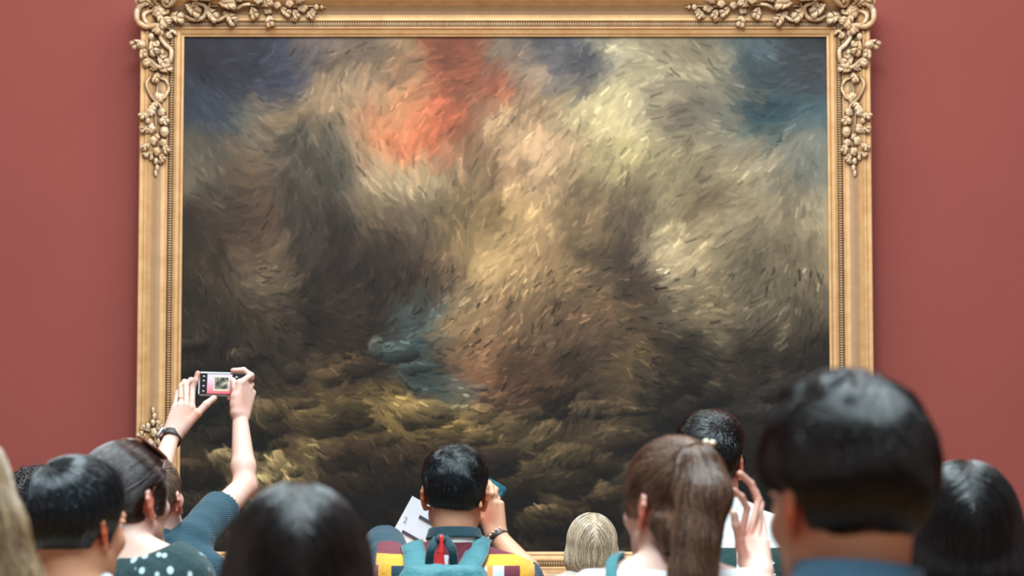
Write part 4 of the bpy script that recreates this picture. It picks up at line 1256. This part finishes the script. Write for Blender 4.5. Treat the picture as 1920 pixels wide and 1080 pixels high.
v, f = box(P(824, 1050, yb - .022), (.0125, .0025, .016), rot('Y', -6), .002); mesh_obj('tag_end', v, f, REDT, tg_, cb, smooth=False)
v, f = box(P(836, 1050, yb - .018), (.006, .0015, .012), rot('Y', 8), .001); mesh_obj('tag_card', v, f, PAPER, tg_, cb, smooth=False)

# -- bare shouldered woman with sunglasses pushed up
p = Person('woman with sunglasses pushed up on glossy dark hair and a white spotted dark green top', 241, 826, 5.2, yaw=-33, pitch=7, body_yaw=-18, female=True, skin=SK_PALE, hairt=.014, dh=.045, headfine=.003)
p.finish_body(); p.trousers(BLKCL); p.shoes()
def spots(t, x, y, z):
    v = t.n('ShaderNodeTexVoronoi'); v.inputs['Scale'].default_value = 34; v.inputs['Randomness'].default_value = .8
    mp = t.n('ShaderNodeMapping'); mp.inputs['Scale'].default_value = (1.2, 1.2, .9); t.l(t.coord(), mp.inputs[0]); t.l(mp.outputs[0], v.inputs['Vector'])
    return t.mix(t.ramp(v.outputs['Distance'], [(.26, (1, 1, 1, 1)), (.34, (0, 0, 0, 1))]), srgb(18, 50, 52), srgb(176, 196, 198))
zc = P(250, 1046, 5.1)[2]; bx0 = p.base[0]
p.top('spotted_top', color_top('spotted cotton', spots), sleeves=(.8, .8), g=.016, wr=.006, base=False, zcut=lambda X, Y, Z: Z - (zc + .9 * np.maximum(np.abs(X - bx0) - .03, 0) ** 1.35), coarse=.007)
def fb(q):
    a = np.array([-.01, -.115, -.015]) - q; a /= np.linalg.norm(a, axis=1)[:, None]; return a + np.array([0, -.3, .0])
bun = [p.hEL((0, -.100, -.03), (.042, .034, .046), k=.02)]
p.hair(H_MAROON, t0=.014, fade=.025, nape=-.075, extra=bun, n=10000, L=(.05, .09), rad=.0005, flow=fb, jit=.05, clump=.12, wobble=.002, face=((0, .11, -.05), (.09, .085, .125)), side_slope=.55)
sg = empty('sunglasses', p.h((0, .05, .12)), 'brown sunglasses pushed up onto glossy dark hair', 'sunglasses')
so = p.h((0, .05, .12)); TORT = plain('brown tortoiseshell', srgb(96, 52, 38), .22, var=.3, scale=60); LENS = plain('dark lens', srgb(28, 20, 20), .08, var=.05)
def surf(x, y, z, off):
    q = p.h((x, y, z)); fn_ = lambda a: sdf_pts(p.head[:2], a)
    for _ in range(4):
        f0, g_ = grad(fn_, q[None, :]); g_ = g_[0] / np.linalg.norm(g_[0]); q = q - g_ * (f0[0] - off)
    return q
for sd in (-1, 1):
    path = spline([surf(sd * .064, .062, .085, .022), surf(sd * .076, .035, .06, .012), surf(sd * .078, .0, .03, .006), surf(sd * .078, -.012, .006, .004)], 16)
    v, f = tube(path, .0030, 8); mesh_obj('temple', v, f, TORT, sg, so)
    ring_ = [surf(sd * (.035 + .032 * math.cos(a)), .056 - .030 * math.sin(a), .098 + .016 * math.sin(a), .024) for a in np.linspace(0, 6.283, 25)]
    v, f = tube(np.array(ring_), .0042, 7); rm = mesh_obj('lens_rim', v, f, TORT, sg, so)
    c_ = np.mean(ring_[:-1], 0); V = np.vstack([ring_[:-1], c_ + nrm(c_ - p.Hc) * .004]); mesh_obj('lens', V, [(i, (i + 1) % 24, 24) for i in range(24)], LENS, rm, so)
v, f = tube(np.array([surf(-.006, .062, .093, .024), surf(0, .062, .096, .026), surf(.006, .062, .093, .024)]), .003, 7); mesh_obj('bridge', v, f, TORT, sg, so)

# -- boy in front, dark bowl of hair, turned to the side
p = Person('young person with thick black bowl cut hair and tan cheek, turned towards the raised phone', 150, 855, 4.4, yaw=-31, pitch=-2, body_yaw=-10, skin=SK_TAN, hairt=.02, sc=.96, headfine=.003)
p.finish_body(); p.trousers(DENIM); p.shoes(); GREYT = fabric('pale grey cotton', srgb(196, 204, 206)); p.top('shirt', GREYT, sleeves=(.8, .8)); p.collar(GREYT, z0=1.47, z1=1.50, r0=.080, r1=.076)
p.hair(H_BLUE, t0=.020, fade=.04, nape=-.070, face=((0, .095, -.05), (.115, .10, .13)), earz=-.03, earr=.75, n=11000, L=(.04, .065), rad=.0005, whorl=(-.02, -.06, .095), clump=.15, jit=.06, wobble=.003, side_slope=.45, seg=10)

# -- woman with the half tied hair, one hand raised
p = Person('woman with light brown half tied hair, a pearl hair clip and a raised hand', 1260, 818, 4.3, yaw=32, pitch=5, body_yaw=12, bx=-.012, female=True, skin=SK_PALE, hairt=.012, dh=.035, headfine=.003)
Wr = P(1424, 1080, 4.52)
p.arm(1, P(1492, 1260, 4.42), Wr, P(1404, 992, 4.58) - Wr, (-.95, .15, -.05), palm=(-.1, 1, 0), fine=.0028, hs=.90,
    fingers=[[P(1401, 952, 4.56), P(1390, 932, 4.55), P(1376, 920, 4.54)], [P(1422, 938, 4.60), P(1408, 907, 4.60), P(1388, 888, 4.59)],
             [P(1426, 946, 4.63), P(1416, 920, 4.64), P(1402, 902, 4.64)], [P(1430, 968, 4.65), P(1424, 946, 4.665), P(1414, 932, 4.67)]],
    thumb=[P(1387, 1012, 4.53), P(1380, 985, 4.52), P(1376, 962, 4.515)])
p.blush += [(P(1400, 1010, 4.55), .05, .5), (p.h((0, -.05, -.12)), .05, .3), (P(1410, 930, 4.58), .05, .4)]
p.finish_body(); p.trousers(DENIM); p.shoes()
zc9 = P(1200, 1070, 4.2)[2]
WTOP = fabric('white cotton', srgb(226, 224, 224)); p.top('sleeveless_top', WTOP, sleeves=(None, .28), g=.009, base=False, zcut=lambda X, Y, Z: Z - (zc9 - .0))
TST = fabric('teal strap', srgb(48, 110, 116))
tp_ = [q.grow(.013) for q in p.torso]
def skin_at(x, y, z, prims=tp_):
    q = np.array([x, y, z], float)
    for _ in range(12):
        f0, g_ = grad(lambda a: sdf_pts(prims, a), q[None, :]); g_ = g_[0] / (np.linalg.norm(g_[0]) + 1e-6); q = q - g_ * f0[0] * .8
    return q, g_
xs_ = P(1143, 1070, 4.2)[0]; zz_ = P(1143, 1064, 4.2)[2]
raw = [(xs_ - .004, p.base[1] - .16, zz_ - .16), (xs_ - .002, p.base[1] - .14, zz_ - .09), (xs_, p.base[1] - .11, zz_ - .03), (xs_, p.base[1] - .06, zz_ + .03), (xs_, p.base[1], zz_ + .06), (xs_, p.base[1] + .06, zz_ + .04), (xs_, p.base[1] + .12, zz_ - .05)]
pr_ = [skin_at(*q) for q in raw]
pa = spline([q[0] for q in pr_], 30); un = spline([q[1] for q in pr_], 30)
v, f = tube(pa, .011, 10, flat=.25, up=un); mesh_obj('shoulder_strap', v, f, TST, p.root, p.base)
anw = P(1302, 856, p.h((0, -.10, .07))[1] - .0)
an = p.toloc(anw)
pony = [RC(anw, P(1310, 872, 4.185), .020, .026, k=.02), RC(P(1310, 872, 4.185), P(1322, 930, 4.165), .028, .040, k=.025), RC(P(1322, 930, 4.165), P(1308, 1005, 4.155), .040, .031, k=.03), RC(P(1308, 1005, 4.155), P(1298, 1080, 4.15), .031, .033, k=.03),
        RC(P(1298, 1080, 4.15), P(1286, 1160, 4.14), .033, .022, k=.03),
        RC(p.h((-.01, -.070, -.02)), P(1258, 980, 4.23), .048, .026, k=.03), RC(P(1258, 980, 4.23), P(1252, 1030, 4.21), .020, .006, k=.03)]
def f9(q):
    crown = q[:, 1] > -.105
    a = an - q; a /= np.linalg.norm(a, axis=1)[:, None]
    low = (q[:, 2] < .0)[:, None] | (q[:, 1] < -.098)[:, None]
    return np.where(low, np.array([.05, -.1, -1.0]), a)
p.hair(H_BROWN, t0=.011, fade=.022, nape=-.055, extra=pony, n=15000, L=(.06, .12), rad=.0005, flow=f9, jit=.07, clump=.18, wobble=.0025, seg=12, layer=.004, face=((0, .11, -.05), (.09, .085, .125)), side_slope=.5, rootz=1.30)
hc = empty('hair_clip', anw, 'small gold hair clip with two pearls where the light brown hair is gathered', 'hair clip')
c1, c2 = P(1324, 829, p.h((0.03, -.1, .09))[1]), P(1336, 831, p.h((0.03, -.1, .09))[1])
fnq = None
v, f = tube(np.array([c1 + (c1 - c2) * .5, c1, c2, c2 + (c2 - c1) * .5]) + np.array([0, 0, -.004]), .0025, 7); mesh_obj('bar', v, f, GOLDM, hc, anw)
for c_ in (c1, c2):
    v, f = ellip(c_, (.0058,) * 3, None, 12, 8); mesh_obj('pearl', v, f, plain('pearl', srgb(236, 220, 190), .25, var=.03), hc, anw)

# -- girl with long straight black hair beside the tall foreground head
p = Person('person with long straight black hair falling past the shoulders, in front of the red wall', 1808, 862, 4.2, yaw=-4, female=True, skin=SK_MID, hairt=.018, sc=1.0)
p.finish_body(); p.trousers(BLKCL); p.shoes(); p.top('shirt', BLKCL, sleeves=(.8, .8))
def long_flow(q):
    up = np.clip((q[:, 2] - .01) / .08, 0, 1)
    return np.stack([np.sign(q[:, 0] - .004) * 1.3 * up, -.5 * up * np.ones(len(q)), -1 + .0 * up], 1)
def curtain(p, w=.100, bw=.095, low=1.08):
    L = p.h
    return [p.hEL((0, -.018, -.03), (w, .096, .125), k=.03), RC(L((-.045, -.035, -.08)), np.array([p.Hc[0] - .05, p.base[1] - .075, low]), .055, .045, k=.04),
            RC(L((.045, -.035, -.08)), np.array([p.Hc[0] + .05, p.base[1] - .075, low]), .055, .045, k=.04), RC(L((0, -.05, -.08)), np.array([p.Hc[0], p.base[1] - .085, low]), .05, .045, k=.04),
            p.hEL((0, .115, -.055), (.060, .075, .12), k=.02, sub=True)]
p.hair(H_BLACK, t0=.016, fade=.03, nape=-.12, extra=curtain(p), n=13000, L=(.12, .22), rad=.0005, flow=long_flow, jit=.03, ear=False, side_slope=.2, seg=13, clump=.05, layer=.003, res=.0045, rootz=1.2)

# -- dark haired woman in the foreground
p = Person('woman with glossy dark brown straight hair right in front, low in the crowd', 560, 905, 3.1, yaw=6, pitch=-4, female=True, skin=SK_MID, hairt=.018, sc=.98, headfine=.004)
p.finish_body(); p.trousers(BLKCL); p.shoes(); p.top('shirt', fabric('mauve knit', srgb(150, 124, 128)), sleeves=(.9, .9))
p.hair(H_DKBROWN, t0=.016, fade=.03, nape=-.12, extra=curtain(p, .099), n=14000, L=(.12, .22), rad=.0004, flow=long_flow, jit=.03, ear=False, side_slope=.2, seg=13, clump=.06, layer=.003, res=.0045, rootz=1.15)

# -- wavy sandy hair at the edge of the view
p = Person('woman with long wavy sandy hair, cut off by the edge of the view', -106, 812, 3.25, yaw=-12, female=True, skin=SK_PALE, hairt=.02, headfine=.004)
p.finish_body(); p.trousers(DENIM); p.shoes(); p.top('shirt', fabric('pale pink cotton', srgb(222, 190, 180)), sleeves=(.8, .8))
ex = curtain(p, .098, low=1.05) + [RC(P(-72, 900, 3.2), P(-24, 1010, 3.19), .054, .046, k=.04), RC(P(-24, 1010, 3.19), P(6, 1110, 3.18), .046, .042, k=.03), RC(P(6, 1110, 3.18), P(6, 1250, 3.18), .044, .03, k=.03)]
def wavy(q):
    d = long_flow(q); d[:, 0] += .55 * np.sin(q[:, 2] * 75 + q[:, 0] * 30) * (q[:, 2] < .03); return d
p.hair(H_SAND, t0=.016, fade=.03, nape=-.12, extra=ex, n=12000, L=(.10, .18), rad=.0005, flow=wavy, jit=.06, ear=False, side_slope=.2, seg=14, clump=.25, layer=.007, res=.005, wobble=.006, wobf=50, rootz=1.2)

# -- the tall near person
p = Person('tall person closest to the camera with thick layered dark hair and a blue denim collar', 1580, 702, 2.65, yaw=24, pitch=-2, body_yaw=10, skin=skin('warm light tan skin', srgb(226, 170, 136), .8), hairt=.026, headfine=.0028, dh=-.010)
p.blush += [(p.h((-.03, -.05, -.1)), .05, .3)]
p.finish_body(); p.trousers(DENIM); p.shoes()
BLUE = fabric('blue denim', srgb(62, 100, 124))
p.top('shirt', BLUE, sleeves=(.85, .85)); p.collar(BLUE, z0=1.488, z1=1.545, r0=.083, r1=.072)
exb = [p.hEL((0, -.006, .044), (.085, .096, .092), k=.02), p.hEL((0, .155, -.030), (.19, .172, .092), k=.015, sub=True)]
for sx_ in (-1, 1): exb.append(p.hEL((sx_ * .088, .0, -.025), (.034, .040, .050), k=.02, sub=True))
c_ = np.array([0, -.006, .044]); r_ = np.array([.085, .096, .092])
for i_, (th_, f0_, f1_, w_) in enumerate(((20, 14, 58, .011), (62, 20, 50, .013), (110, 16, 62, .012), (160, 18, 64, .013), (205, 14, 56, .012), (238, 22, 70, .013), (268, 12, 52, .012), (300, 20, 72, .012), (335, 15, 60, .012))):
    pts_ = [c_ + r_ * .925 * np.array([math.sin(math.radians(f)) * math.cos(math.radians(th_ + tw)), math.sin(math.radians(f)) * math.sin(math.radians(th_ + tw)), math.cos(math.radians(f))]) for f, tw in ((f0_, 0), ((f0_ + f1_) / 2, 9), (f1_, 24))]
    exb.append(p.hRC(pts_[0], pts_[1], .010, w_, k=.010)); exb.append(p.hRC(pts_[1], pts_[2], w_, .006, k=.010))
p.hair(H_DKBROWN, t0=.012, fade=.05, nape=-.056, face=((0, .10, -.035), (.116, .098, .120)), extra=exb, n=20000, L=(.05, .09), rad=.0004, whorl=(.0, -.04, .12), clump=.30, jit=.06, wobble=.006, wobf=48, layer=.006, side_slope=1.25, seg=11, res=.0035, lift=.002)
